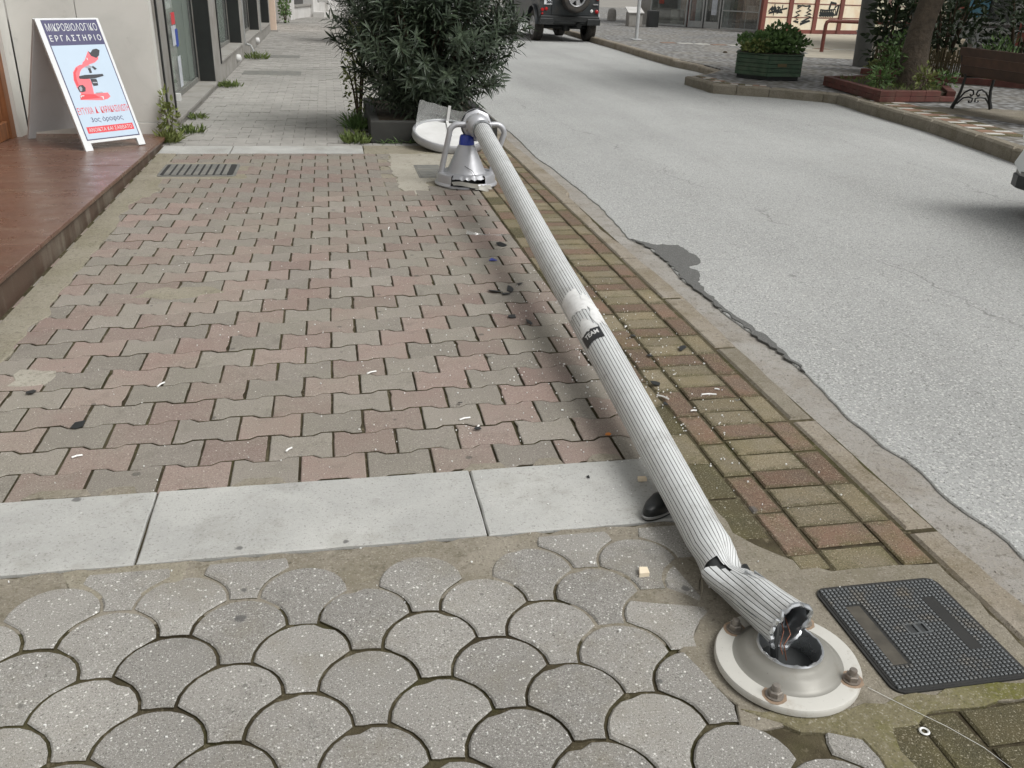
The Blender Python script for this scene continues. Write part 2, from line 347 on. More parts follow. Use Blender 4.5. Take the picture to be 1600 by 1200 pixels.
M['leaf_yellow'] = leafmat('leaf_yellow', lin(98, 108, 56), lin(120, 126, 74), .6)
M['grass'] = leafmat('grass', lin(76, 92, 46), lin(104, 116, 62), .7)
M['stem'] = plain('stem', lin(70, 58, 44), .9, var=.3, vs=12)

# ------------------------------------------------------------------ mesh helpers
class MB:
    def __init__(s): s.v = []; s.f = []; s.m = []
    def add(s, v, f, mi=0):
        o = len(s.v); s.v += [tuple(x) for x in v]; s.f += [[i + o for i in q] for q in f]; s.m += [mi] * len(f); return s
    def box(s, x0, y0, z0, x1, y1, z1, mi=0, mat=None):
        v = [Vector(p) for p in ((x0, y0, z0), (x1, y0, z0), (x1, y1, z0), (x0, y1, z0), (x0, y0, z1), (x1, y0, z1), (x1, y1, z1), (x0, y1, z1))]
        if mat: v = [mat @ p for p in v]
        return s.add(v, [(3, 2, 1, 0), (4, 5, 6, 7), (0, 1, 5, 4), (1, 2, 6, 5), (2, 3, 7, 6), (3, 0, 4, 7)], mi)
    def bbox(s, x0, y0, z0, x1, y1, z1, b, mi=0, mat=None):
        return s.prism([(x0, y0), (x1, y0), (x1, y1), (x0, y1)], z0, z1, b, mi, mat)
    def prism(s, poly, z0, z1, b=0., mi=0, mat=None, bottom=True, side=None):
        poly = ccw(poly); n = len(poly); T = (lambda p: mat @ Vector(p)) if mat else (lambda p: p)
        if b > 0:
            ins = inset(poly, b)
            v = [(x, y, z0) for x, y in poly] + [(x, y, z1 - b) for x, y in poly] + [(x, y, z1) for x, y in ins]
            f = [(i, (i + 1) % n, n + (i + 1) % n, n + i) for i in range(n)] + [(n + i, n + (i + 1) % n, 2 * n + (i + 1) % n, 2 * n + i) for i in range(n)]
            f.append(list(range(2 * n, 3 * n)))
        else:
            v = [(x, y, z0) for x, y in poly] + [(x, y, z1) for x, y in poly]
            f = [(i, (i + 1) % n, n + (i + 1) % n, n + i) for i in range(n)]; f.append(list(range(n, 2 * n)))
        if bottom: f.append(list(range(n - 1, -1, -1)))
        s.add([T(p) for p in v], f, mi)
        if side is not None:
            k0 = len(s.m) - len(f); s.m[k0:k0 + n] = [side] * n
        return s
    def tube(s, pts, r, n=8, mi=0, caps=True):
        pts = [Vector(p) for p in pts]; rs = r if isinstance(r, (list, tuple)) else [r] * len(pts)
        v = []; up = Vector((0, 0, 1)); last = None
        for i, p in enumerate(pts):
            d = (pts[min(i + 1, len(pts) - 1)] - pts[max(i - 1, 0)]).normalized()
            if last is None:
                a = d.cross(up if abs(d.z) < .95 else Vector((1, 0, 0))).normalized()
            else:
                a = (last - d * last.dot(d)).normalized()
            last = a; b = d.cross(a)
            for k in range(n):
                t = 2 * math.pi * k / n; v.append(p + (a * math.cos(t) + b * math.sin(t)) * rs[i])
        f = []
        for i in range(len(pts) - 1):
            for k in range(n):
                f.append((i * n + k, i * n + (k + 1) % n, (i + 1) * n + (k + 1) % n, (i + 1) * n + k))
        if caps: f.append(list(range(n - 1, -1, -1))); f.append([(len(pts) - 1) * n + k for k in range(n)])
        return s.add(v, f, mi)
    def lathe(s, prof, n=32, mi=0, mat=None, close=False):
        v = []; f = []
        for r, z in prof:
            for k in range(n):
                a = 2 * math.pi * k / n; p = Vector((r * math.cos(a), r * math.sin(a), z)); v.append(mat @ p if mat else p)
        m = len(prof)
        for i in range(m if close else m - 1):
            j = (i + 1) % m
            for k in range(n):
                f.append((i * n + k, i * n + (k + 1) % n, j * n + (k + 1) % n, j * n + k))
        return s.add(v, f, mi)
    def build(s, name, mats, parent=None, smooth=False, **props):
        me = bpy.data.meshes.new(name); me.from_pydata([tuple(v) for v in s.v], [], s.f)
        for m in (mats if isinstance(mats, (list, tuple)) else [mats]): me.materials.append(m)
        if any(s.m): me.polygons.foreach_set('material_index', s.m)
        if smooth:
            me.polygons.foreach_set('use_smooth', [True] * len(me.polygons))
            try: me.set_sharp_from_angle(angle=R(38))
            except Exception: pass
        me.update()
        o = bpy.data.objects.new(name, me); COL.objects.link(o)
        if parent is not None: o.parent = parent
        for k, v in props.items(): o[k] = v
        return o

def area(p): return sum(p[i][0] * p[(i + 1) % len(p)][1] - p[(i + 1) % len(p)][0] * p[i][1] for i in range(len(p))) / 2
def ccw(p): return list(p) if area(p) > 0 else list(p)[::-1]
def inset(p, d):
    n = len(p); out = []
    for i in range(n):
        a, b, c = Vector(p[i - 1]), Vector(p[i]), Vector(p[(i + 1) % n])
        e1 = (b - a); e2 = (c - b)
        if e1.length < 1e-9 or e2.length < 1e-9: out.append(tuple(b)); continue
        e1.normalize(); e2.normalize(); n1 = Vector((-e1.y, e1.x)); n2 = Vector((-e2.y, e2.x))
        m = n1 + n2
        if m.length < 1e-6: m = n1
        m.normalize(); k = max(.5, m.dot(n1)); out.append(tuple(b + m * (d / k)))
    return out
def clip(p, nx, ny, d):
    """keep nx*x+ny*y<=d"""
    out = []
    for i in range(len(p)):
        a, b = p[i], p[(i + 1) % len(p)]; fa = nx * a[0] + ny * a[1] - d; fb = nx * b[0] + ny * b[1] - d
        if fa <= 0: out.append(a)
        if (fa < 0 < fb) or (fb < 0 < fa):
            t = fa / (fa - fb); out.append((a[0] + (b[0] - a[0]) * t, a[1] + (b[1] - a[1]) * t))
    q = []
    for v in out:
        if not q or (abs(v[0] - q[-1][0]) + abs(v[1] - q[-1][1])) > 1e-5: q.append(v)
    if len(q) > 1 and abs(q[0][0] - q[-1][0]) + abs(q[0][1] - q[-1][1]) < 1e-5: q.pop()
    return q
def rough_poly(p, amp, step, seed=0):
    """roughen the outline of a poured or broken patch"""
    rs = random.Random(seed); out = []
    for i in range(len(p)):
        a, b = Vector(p[i]), Vector(p[(i + 1) % len(p)]); L = (b - a).length; k = max(1, int(L / step))
        nrm = Vector((-(b - a).y, (b - a).x)).normalized()
        for j in range(k):
            q = a.lerp(b, j / k); out.append(tuple(q + nrm * rs.uniform(-amp, amp) * (1 if j else .3)))
    return out
def empty(name, loc=(0, 0, 0), rz=0.):
    o = bpy.data.objects.new(name, None); COL.objects.link(o); o.location = loc; o.rotation_euler = (0, 0, rz); o.empty_display_size = .1; return o
def tag(o, label, cat, group=None):
    o['label'] = label; o['category'] = cat
    if group: o['group'] = group
    return o
def part(o, parent, label=None):
    o.parent = parent
    if label: o['label'] = label
    return o
def struct(o): o['kind'] = 'structure'; return o
def copy(o, parent=None):
    c = o.copy(); COL.objects.link(c)
    if parent is not None: c.parent = parent
    return c
def copy_tree(o, parent=None):
    c = copy(o, parent)
    for ch in list(o.children): copy_tree(ch, c)
    return c
def xf(loc, rx=0, ry=0, rz=0):
    return Matrix.Translation(loc) @ Matrix.Rotation(rz, 4, 'Z') @ Matrix.Rotation(ry, 4, 'Y') @ Matrix.Rotation(rx, 4, 'X')
_FONT_TMP = []
def text_mesh(txt, size=1., sx=1., bold=0., spacing=1.):
    """flat lettering as (verts, faces) centred on the origin, cap height about size"""
    cu = bpy.data.curves.new('lettering', 'FONT'); cu.body = txt; cu.size = size / .72; cu.align_x = 'CENTER'; cu.align_y = 'CENTER'
    cu.offset = bold; cu.space_character = spacing; cu.resolution_u = 3
    o = bpy.data.objects.new('lettering', cu); COL.objects.link(o)
    dg = bpy.context.evaluated_depsgraph_get(); me = bpy.data.meshes.new_from_object(o.evaluated_get(dg))
    v = [(p.co.x * sx, p.co.y, 0.) for p in me.vertices]; f = [list(q.vertices) for q in me.polygons]
    bpy.data.objects.remove(o); bpy.data.curves.remove(cu); bpy.data.meshes.remove(me)
    return v, f

# ------------------------------------------------------------------ ground, road, gutter
ROAD, RP = -.08, .06
struct(MB().prism([(-400, -60), (500, -60), (500, 500), (-400, 500)], -.5, -.16).build('ground', M['ground']))
edge = [(1.86, -6), (1.83, .6), (1.85, 1.2), (1.852, 1.72), (1.856, 1.86), (1.838, 1.94), (1.83, 2.02), (1.850, 2.19), (1.848, 2.28), (1.828, 2.37), (1.822, 2.48), (1.815, 2.58), (1.836, 2.7),
        (1.847, 2.83), (1.86, 2.98), (1.865, 3.13), (1.846, 3.34), (1.828, 3.62), (1.822, 4.0), (1.809, 4.21), (1.837, 4.53), (1.837, 4.86), (1.777, 5.08), (1.804, 5.43), (1.835, 5.88),
        (1.835, 6.39), (1.819, 7.37), (1.791, 7.82), (1.825, 8.87), (1.823, 9.66), (1.84, 14), (1.83, 30), (1.84, 70)]
re_ = []
for (a, b) in zip(edge[:-1], edge[1:]):
    k = max(1, int((b[1] - a[1]) / .05)) if a[1] < 10 else 1
    for j in range(k):
        q = j / k; re_.append((a[0] + (b[0] - a[0]) * q + (U(-.006, .006) if k > 1 else 0), a[1] + (b[1] - a[1]) * q))
re_.append(edge[-1])
road = struct(MB().prism(re_ + [(14, 70), (14, -6)], -.2, ROAD, .004).build('road', M['asphalt']))
dark = [(1.786, 5.06), (1.88, 4.93), (2.03, 4.90), (2.055, 4.64), (2.03, 4.53), (1.93, 4.47), (1.95, 4.36), (1.875, 4.2), (1.862, 4.08), (1.85, 3.85), (1.853, 3.66), (1.872, 3.5), (1.885, 3.38), (1.882, 3.24), (1.878, 3.1), (1.866, 3.0), (1.862, 3.1), (1.845, 3.34), (1.83, 3.62), (1.824, 4.0), (1.812, 4.21), (1.838, 4.53), (1.838, 4.86)]
MB().prism(rough_poly(dark, .012, .03, 3), ROAD - .01, ROAD + .004).build('asphalt_patch', M['asphalt_dark'], road)
gut = struct(MB().prism([(1.58, -6), (1.95, -6), (1.95, 70), (1.58, 70)], -.25, -.088).build('gutter', M['gutter']))

# ------------------------------------------------------------------ near pavement
pav = struct(MB().prism([(-1.44, -3), (1.6, -3), (1.6, 9.5), (-1.44, 9.5)], -.2, -.0085).build('pavement', M['joint']))
PIT = .1485; PX = .198; G = .008
_np = [0]
def paver_poly():
    a = PX / 2 - .0039; h1 = .0795; h2 = PIT - G - h1; x1, x2 = .062, .037
    top = [(a, h1), (x1, h1), (x2, h2), (-x2, h2), (-x1, h1), (-a, h1)]
    return ccw(top + [(-x, -y) for x, y in top])
PP = paver_poly()
pav_mesh = None; wide = {}
def near(p): return math.hypot(p[0], p[1])
GR1 = (-1.27, 6.62, -.68, 7.12); GR2 = (.60, 6.53, .84, 7.07)
conc = [(.455, 7.56), (.43, 7.05), (.452, 6.45), (.455, 6.18), (.53, 6.0), (.60, 6.02), (.655, 6.1), (.66, 6.42), (.85, 6.46), (1.0, 6.5), (1.0, 7.56)]
def inside(pt, poly):
    x, y = pt; c = False
    for i in range(len(poly)):
        (x0, y0), (x1, y1) = poly[i - 1], poly[i]
        if (y0 > y) != (y1 > y) and x < (x1 - x0) * (y - y0) / (y1 - y0) + x0: c = not c
    return c
cand = []
for r in range(0, 37):
    yc = 2.4885 + PIT * (r - 1)
    for i in range(-9, 6):
        xc = .152 + .099 * r + PX * (i - r // 2)
        ii = i - r // 2
        if xc > 1.1 or xc < -1.36: continue
        if GR1[0] - .03 < xc < GR1[2] + .03 and GR1[1] - .03 < yc < GR1[3] + .03: continue
        if inside((xc, yc), conc): continue
        p = [(x + xc, y + yc) for x, y in PP]; full = True
        for c in ((1, 0, .996), (0, -1, -2.263), (0, 1, 7.552), (-1, 0, 1.39)):
            q = clip(p, *c)
            if q != p: full = False
            p = q
        if len(p) < 3 or abs(area(p)) < .002: continue
        cand.append((near((xc, yc)), xc, yc, 'paver_grey' if ii % 2 == 0 else 'paver_red', None if full else p))
cand.sort()
def worn(poly, amp, step, seed, chip=.0):
    rs = random.Random(seed); q = rough_poly(poly, amp, step, seed)
    if chip:
        i = rs.randrange(len(q)); c = Vector(q[i]); q[i] = tuple(c * (1 - chip / max(.02, c.length)))
    return q
def full_mesh(m, key, poly, z0=-.03, b=.003):
    vr = random.randrange(5); key = (key, vr); poly = worn(poly, .0011, .03, vr * 7 + 1, .007 if vr in (1, 3) else 0)
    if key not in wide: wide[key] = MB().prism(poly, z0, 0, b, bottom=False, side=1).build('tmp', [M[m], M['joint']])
    return wide[key].data
rest = {'paver_grey': MB(), 'paver_red': MB()}
for n, (d, xc, yc, m, p) in enumerate(cand):
    dz = U(-.002, .0015)
    if n < 300:
        if p is None:
            o = bpy.data.objects.new('paver', full_mesh(m, m, PP)); COL.objects.link(o); o.location = (xc + U(-.0012, .0012), yc + U(-.001, .001), dz)
            o.rotation_euler = (U(-.006, .006), U(-.006, .006), U(-.006, .006) + (math.pi if random.random() < .5 else 0))
        else:
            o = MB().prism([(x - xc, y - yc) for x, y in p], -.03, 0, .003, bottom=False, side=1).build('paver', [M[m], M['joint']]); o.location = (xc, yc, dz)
        o.parent = pav
    else:
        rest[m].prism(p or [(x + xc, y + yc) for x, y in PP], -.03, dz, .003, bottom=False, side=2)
big = MB()
for q_, mb_ in enumerate((rest['paver_grey'], rest['paver_red'])):
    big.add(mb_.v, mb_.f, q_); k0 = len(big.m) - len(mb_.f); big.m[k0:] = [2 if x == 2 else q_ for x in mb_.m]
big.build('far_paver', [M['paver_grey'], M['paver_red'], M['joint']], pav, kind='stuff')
for k in list(wide): bpy.data.objects.remove(wide[k])
wide.clear()

FPP = [(x * 1.03 if abs(x) > .08 else x, y) for x, y in PP]
# grey pavers continuing up the street
far = struct(MB().prism([(-1.44, 9.5), (1.6, 9.5), (3.0, 46), (-2.2, 46)], -.2, -.009).build('pavement_beyond', M['joint_pale']))
fp = MB()
for r in range(0, 260):
    yc = 7.99 + PIT * r
    for i in range(-13, 11):
        xc = .05 + .099 * (r % 2) + PX * i; lim = 1.0 + max(0, (yc - 30) * .05)
        if xc < -1.45 or xc > lim: continue
        if inside((xc, yc), [(.28, 8.0), (1.5, 8.0), (1.5, 9.85), (.28, 9.85)]): continue
        p = [(x + xc, y + yc) for x, y in FPP]
        for c in ((0, -1, -7.915), (-1, 0, 1.405 if yc < 27 else 2.0), (1, 0, lim)):
            p = clip(p, *c)
        if len(p) < 3 or abs(area(p)) < .001: continue
        fp.prism(p, -.02, U(-.003, .002), .003 if yc < 14 else 0, bottom=False, side=1)
fp.build('grey_paver_field', [M['paver_far'], M['joint_pale']], far, kind='stuff')

# marble strips across the pavement
for (x0, x1, y0, y1, dz) in ((-1.40, -.536, 1.92, 2.262, 0), (-.529, .351, 1.921, 2.261, .001), (.357, .992, 1.920, 2.263, -.001),
                             (-1.385, -.83, 7.556, 7.89, 0), (-.822, .25, 7.556, 7.89, .001)):
    MB().prism(rough_poly([(x0, y0), (x1, y0), (x1, y1), (x0, y1)], .0016, .06, int(x0 * 100)), -.04, .004 + dz, .004).build('marble_slab', M['marble'], pav)
MB().prism(rough_poly([(.256, 7.556), (1.0, 7.556), (1.0, 7.93), (.256, 7.93)], .006, .08, 4), -.04, .003, .005).build('mortar_patch', M['mortar'], pav)

# fish-scale tiles
SP, SR, SH = .2795, .1045, .1085
def scallop_poly():
    r = SR - .003; rc = SR + .004; pts = []
    for k in range(0, 13):
        a = math.pi * k / 12; pts.append((r * math.cos(a), r * math.sin(a)))
    # concave flanks follow the neighbours' heads
    lf = []
    cx, cy = -SP / 2, -SH
    a0 = math.atan2(0 - cy, -r - cx); a1 = math.atan2(-SH + .004 - cy, 0)
    a0 = max(.3, min(1.35, a0))
    for k in range(1, 6):
        a = a0 + (.03 - a0) * k / 5; lf.append((cx + rc * math.cos(a), cy + rc * math.sin(a)))
    w = lf[-1][0]
    bot = [(w, -SH - .002)] + [(w + (-2 * w) * k / 4, -SH - .002 + .004 * math.sin(math.pi * k / 4)) for k in range(1, 4)] + [(-w, -SH - .002)]
    rf = [(-x, y) for x, y in lf[::-1]]
    return ccw(pts + lf + bot[1:] + rf)
SC = scallop_poly()
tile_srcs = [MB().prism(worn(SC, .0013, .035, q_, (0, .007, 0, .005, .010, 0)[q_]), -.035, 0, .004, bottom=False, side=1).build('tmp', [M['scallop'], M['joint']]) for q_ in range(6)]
tx0, ty0 = .2985, 1.642
n_t = 0
for k in range(-2, 9):
    yc = ty0 - SH * k
    for i in range(-7, 4):
        xc = tx0 + SP * i + (SP / 2 if k % 2 else 0)
        if xc > 1.05 or xc < -1.45: continue
        p = [(x + xc, y + yc) for x, y in SC]
        cl = [(0, 1, 1.898)]
        if yc > 1.7: cl.append((1, 0, .985))
        elif yc > 1.5: cl.append((1, .15, 1.065))
        elif yc > 1.15: cl.append((1, .27, 1.095))
        else: cl.append((1, 0, 1.06))
        full = True
        for c in cl:
            q = clip(p, *c)
            if q != p: full = False
            p = q
        if len(p) < 3 or abs(area(p)) < .004: continue
        if k == -2 and i in (-4, -1, 0): continue          # mortared over
        if k == 1 and xc > .68: p = clip(p, .3, 1, 1.80); full = False
        if full:
            o = bpy.data.objects.new('scallop_tile', random.choice(tile_srcs).data); COL.objects.link(o); o.location = (xc, yc, U(-.002, .002)); o.rotation_euler = (U(-.008, .008), U(-.008, .008), U(-.012, .012))
        else:
            o = MB().prism([(x - xc, y - yc) for x, y in rough_poly(p, .002, .05, k * 31 + i)], -.035, 0, .004, bottom=False, side=1).build('scallop_tile', [M['scallop'], M['joint']]); o.location = (xc, yc, U(-.002, .001))
        o.parent = pav; n_t += 1
for q_ in tile_srcs: bpy.data.objects.remove(q_)

# brick border
def brick(x0, y0, x1, y1, m, src={}):
    g = .009; w, h = x1 - x0 - g, y1 - y0 - g
    if w < .02 or h < .02: return
    key = (round(w, 3), round(h, 3), m)
    if key not in src:
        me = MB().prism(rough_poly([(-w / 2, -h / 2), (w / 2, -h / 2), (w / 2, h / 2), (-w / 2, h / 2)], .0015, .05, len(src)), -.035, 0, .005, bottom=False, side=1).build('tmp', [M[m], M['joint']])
        src[key] = me.data; bpy.data.objects.remove(me)
    o = bpy.data.objects.new('brick', src[key]); COL.objects.link(o); o.location = ((x0 + x1) / 2 + U(-.0015, .0015), (y0 + y1) / 2 + U(-.0015, .0015), U(-.004, .001))
    o.rotation_euler = (U(-.012, .012), U(-.012, .012), U(-.012, .012)); o.parent = pav
R_, Y_, D_ = 'brick_red', 'brick_yellow', 'brick_dark'
for k in range(0, 44):
    y = 1.636 + .2045 * k; brick(1.404, y, 1.498, y + .2045, Y_ if k % 3 == 1 else R_)
    y = 1.719 + .2045 * k
    brick(1.114, y, 1.210, y + .2045, Y_ if k % 3 == 2 else R_)
    y = 1.806 + .2045 * k
    if k < 38: brick(1.004, y, 1.114, y + .2045, (Y_, D_, Y_, R_)[(k * 7) % 4] if k > 1 else D_)
brick(1.114, 1.648, 1.210, 1.719, Y_)
for j in range(0, 88):
    y = 1.636 + .1022 * j; brick(1.210, y, 1.404, y + .1022, R_ if j % 3 == 1 else Y_)
for k in range(0, 4):
    y = 1.165 - .2045 * (k + 1)
    for (x0, x1, s) in ((1.404, 1.498, 0), (1.114, 1.215, .03), (1.01, 1.114, -.02)): brick(x0, y + s, x1, min(1.165, y + .2045 + s), D_)
    for j in (0, 1): brick(1.215, y + .1022 * j, 1.404, y + .1022 * (j + 1), (D_, D_, R_)[(k + j) % 3])

# kerb stones of the near pavement
ks = [-1.2, -.3, .55, 1.1, 1.78, 2.46, 3.12, 3.75, 4.42, 5.06, 5.72, 6.4, 7.1, 7.8, 8.5, 9.2, 9.9, 11, 12, 13.5, 15, 17, 19, 22, 26, 30]
def kw(y): return 1.612 + .012 * math.sin(y * 2.1) + (.03 if y > 6 else 0) - .02 * max(0, 1 - abs(y - 5.0) / .4)
for a, b in zip(ks[:-1], ks[1:]):
    n = max(2, int((b - a) / .08)); pl = [(1.504, a + .004), (1.504, b - .004)]
    pl += [(kw(b - .004 - (b - a - .008) * q / n) + U(-.006, .004), b - .004 - (b - a - .008) * q / n) for q in range(n + 1)]
    MB().prism(pl, -.16, U(-.004, .0), .014).build('kerbstone', M['kerb'] if a != 1.78 and a != 2.46 else M['kerb_dark' if a == 2.46 else 'kerb'], pav)

# poured mortar: along the step, under the marble, round the lamp base and the cover, and the patch with the small grate
def pour(poly, m, z=.0025, amp=.012, step=.05, seed=1, name='mortar_patch'):
    _np[0] += 1; z += .00013 * _np[0]
    return MB().prism(rough_poly(poly, amp, step, seed), -.03, z, .003, bottom=False).build(name, M[m], pav)
rs = random.Random(11)
L_ = [(-1.375, 2.27), (-1.375, 7.55)]; wav = []
y = 7.54
while y > 2.27:
    wav.append((-1.24 + .05 * mnoise.noise((0, y * 1.7, 3)) + .03 * mnoise.noise((0, y * 7, 9)) - (.05 if y < 3 else 0) + (.05 if 6 < y < 6.6 else 0), y)); y -= .03
MB().prism(L_[:1] + wav[::-1] + L_[1:], -.03, .004, .003, bottom=False).build('mortar_patch', M['mortar'], pav)
pour([(-1.38, 6.55), (-.62, 6.58), (-.64, 7.18), (-1.2, 7.2), (-1.38, 7.3)], 'mortar', -.001, .02, .06, 2)
pour([(-.92, 3.98), (-.70, 3.95), (-.52, 4.02), (-.58, 4.1), (-.83, 4.1)], 'mortar', .0012, .02, .04, 12)
pour([(-1.16, 3.05), (-1.02, 3.07), (-1.03, 3.17), (-1.16, 3.2)], 'mortar_pale', .002, .015, .04, 22)
pour([(.33, 5.98), (.66, 5.96), (1.0, 6.38), (1.0, 7.555), (.36, 7.555)], 'mortar', -.0062, .015, .05, 63)
pour(conc, 'mortar_pale', -.001, .018, .05, 5)
pour([(-1.4, 1.865), (-.5, 1.875), (0, 1.868), (.45, 1.88), (.98, 1.87), (1.0, 1.918), (-1.4, 1.918)], 'mortar_brown', -.003, .01, .04, 6)
pour([(-1.42, 1.70), (1.0, 1.70), (1.0, 1.90), (-1.42, 1.90)], 'mortar_brown', -.0065, .015, .05, 61)
pour([(.50, 1.45), (1.0, 1.45), (1.0, 1.75), (.50, 1.75)], 'mortar_brown', -.0068, .015, .05, 62)
pour([(-.66, 1.80), (-.42, 1.80), (-.40, 1.918), (-.70, 1.918)], 'mortar', -.003, .01, .04, 7)
pour([(-.18, 1.80), (.02, 1.78), (.30, 1.82), (.44, 1.78), (.46, 1.918), (-.18, 1.918)], 'mortar_brown', -.004, .01, .04, 8)
pour([(.70, 1.42), (.76, 1.25), (.74, 1.18), (.98, 1.172), (1.498, 1.172), (1.498, 1.63), (1.2, 1.64), (1.1, 1.72), (1.02, 1.84), (1.01, 2.15), (.96, 2.0), (.84, 1.62), (.78, 1.5)], 'mortar_brown', -.002, .008, .05, 9)
pour([(.76, 1.235), (.86, 1.16), (.97, 1.12), (.99, .98), (1.03, .98), (1.05, 1.13), (1.15, 1.163), (1.495, 1.172), (1.49, 1.22), (1.11, 1.215), (.99, 1.2)], 'mortar_moss', .0, .012, .04, 10)
pour([(.60, 1.72), (.72, 1.66), (.80, 1.70), (.83, 1.62), (.90, 1.72), (.9, 1.86), (.74, 1.86), (.70, 1.78)], 'mortar_brown', -.004, .012, .04, 13)
for i_, (x, y, s) in enumerate(((.60, 2.285, .05), (.40, 2.283, .07), (-.26, 2.28, .08), (.78, 2.286, .06), (-.80, 2.29, .09), (-.64, 2.283, .05))):
    pour([(x - s, y - .022), (x + s, y - .022), (x + s * .8, y + .012), (x - s * .5, y + .016)], 'mortar_brown', .0035, .006, .02, 40 + i_)

# ------------------------------------------------------------------ fallen lamp post
lamp = tag(empty('street_lamp', (.9, 1.6, 0)), 'fallen white fluted street lamp lying along the pavement with its torn foot over the flange', 'street lamp')
def under(o, root=None):
    root = root or lamp
    o.parent = root; o.matrix_parent_inverse = Matrix.Identity(4); o.location = o.location - root.location; return o
AX = [(.918, 1.345, .098), (.907, 1.42, .085), (.895, 1.52, .070), (.884, 1.60, .062), (.884, 1.70, .064), (.889, 1.85, .076), (.900, 2.2, .103), (.916, 2.63, .135), (.926, 3.1, .169), (.935, 3.55, .200), (.950, 4.0, .233), (.968, 4.45, .266), (1.002, 5.38, .334), (1.030, 6.24, .398)]
def axis(y):
    for a, b in zip(AX[:-1], AX[1:]):
        if y <= b[1]:
            t = (y - a[1]) / (b[1] - a[1]); return Vector(a).lerp(Vector(b), t)
    return Vector(AX[-1])
PR = .0605
def taper(y): return -.0092 * max(0, min(1, (2.9 - y) / 1.2))
def frame(y):
    d = (axis(min(6.24, y + .03)) - axis(max(1.352, y - .03))).normalized(); s = d.cross(Vector((0, 0, 1))).normalized(); return axis(y), s, s.cross(d), d
def crumple(y, th):
    """dent and swelling of the torn foot"""
    k = max(0, 1 - abs(y - 1.585) / .11); k = k * k * (3 - 2 * k)
    v = taper(y) - .028 * k * max(0, math.cos(th - .35)) + .012 * k * max(0, -math.cos(th + .5)) - .007 * max(0, 1 - abs(y - 1.60) / .06) * max(0, math.cos(th - 1.2)) + .007 * max(0, 1 - abs(y - 1.55) / .035) * max(0, math.cos(th - .8))
    k2 = max(0, 1 - abs(y - 1.63) / .20); v += .004 * k2 * math.sin(3 * th + y * 40)
    k3 = max(0, 1 - abs(y - 3.86) / .05); v -= .004 * k3 * max(0, math.cos(th + .6))
    if y < 1.45: v += (1.45 - y) * (-.03 + .10 * math.sin(2 * th + .4)) + .004 * mnoise.noise((math.cos(th) * 2.2, math.sin(th) * 2.2, 7))
    return v
NF = 30; prof = []
for k in range(NF):
    a = 2 * math.pi * k / NF; w = 2 * math.pi / NF
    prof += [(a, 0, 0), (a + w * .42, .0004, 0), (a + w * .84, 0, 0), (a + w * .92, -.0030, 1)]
ys = [1.352, 1.365, 1.385, 1.41, 1.44, 1.47, 1.50, 1.53, 1.555, 1.575, 1.59, 1.605, 1.62, 1.64, 1.66, 1.69, 1.73, 1.78, 1.85, 1.95, 2.1, 2.4, 2.8, 3.2, 3.6, 3.8, 3.83, 3.86, 3.89, 3.92, 4.2, 4.8, 5.5, 6.24]
n = len(prof); v = []; f = []; mi = []
for i, y in enumerate(ys):
    c, s, u, d = frame(y)
    for (th, dr, g) in prof:
        r = PR + dr + crumple(y, th); p = c + s * math.sin(th) * r + u * math.cos(th) * r
        tt = (th + math.pi) % (2 * math.pi) - math.pi
        if y < 1.6 and -2.0 < tt < -.75:      # lip left behind by the tear, sprung outward
            q = max(0, 1 - (1.595 - y) / .14) * math.sin((tt + 2.0) / 1.25 * math.pi); p += (s * -.9 + u * .35) * .026 * q + d * (.006 * mnoise.noise((tt * 9, 0, 3)) if y > 1.57 else 0)
        if i == 0: p += d * (.010 * mnoise.noise((math.cos(th) * 3, math.sin(th) * 3, 1)) - .004 * math.cos(th))
        v.append(p)
for i in range(len(ys) - 1):
    for k in range(n):
        tt = (prof[k][0] + math.pi) % (2 * math.pi) - math.pi
        if ys[i] in (1.59, 1.605) and -2.0 < tt < -.62: continue
        if ys[i] == 1.575 and -.95 < tt < -.50: continue
        if ys[i] == 1.555 and -.72 < tt < -.45: continue
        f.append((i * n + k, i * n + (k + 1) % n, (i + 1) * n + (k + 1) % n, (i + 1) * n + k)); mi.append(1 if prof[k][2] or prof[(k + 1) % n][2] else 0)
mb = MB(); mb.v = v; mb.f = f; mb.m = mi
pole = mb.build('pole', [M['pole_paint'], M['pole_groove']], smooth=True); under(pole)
# inner wall and rolled, torn rim
v = []; f = []; m_ = 40; ysi = [1.352, 1.40, 1.47, 1.53, 1.57, 1.60, 1.64, 1.70, 1.78, 6.22]
for i, y in enumerate(ysi):
    c, s, u, d = frame(y)
    for k in range(m_):
        th = 2 * math.pi * k / m_; r = PR - .0065 + crumple(y, th); v.append(c + s * math.sin(th) * r + u * math.cos(th) * r)
for i in range(len(ysi) - 1):
    for k in range(m_): f.append((i * m_ + k, (i + 1) * m_ + k, (i + 1) * m_ + (k + 1) % m_, i * m_ + (k + 1) % m_))
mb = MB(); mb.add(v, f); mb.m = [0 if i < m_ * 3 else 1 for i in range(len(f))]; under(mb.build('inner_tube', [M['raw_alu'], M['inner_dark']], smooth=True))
rim = []; c, s, u, d = frame(1.352)
for k in range(48):
    th = 2 * math.pi * k / 48; r = PR - .002 + crumple(1.352, th) + .006 * mnoise.noise((math.cos(th) * 4, math.sin(th) * 4, 5))
    rim.append(c + s * math.sin(th) * r + u * math.cos(th) * r + d * (.010 * mnoise.noise((math.cos(th) * 3, math.sin(th) * 3, 1)) - .004 * math.cos(th)))
rim.append(rim[0]); mb = MB(); mb.tube(rim, [max(.003, .0055 + .004 * mnoise.noise((k * .9, 0, 2))) for k in range(49)], 6, caps=False)
under(mb.build('torn_rim', M['raw_alu'], smooth=True))
c, s, u, d = frame(1.40)
mb = MB()
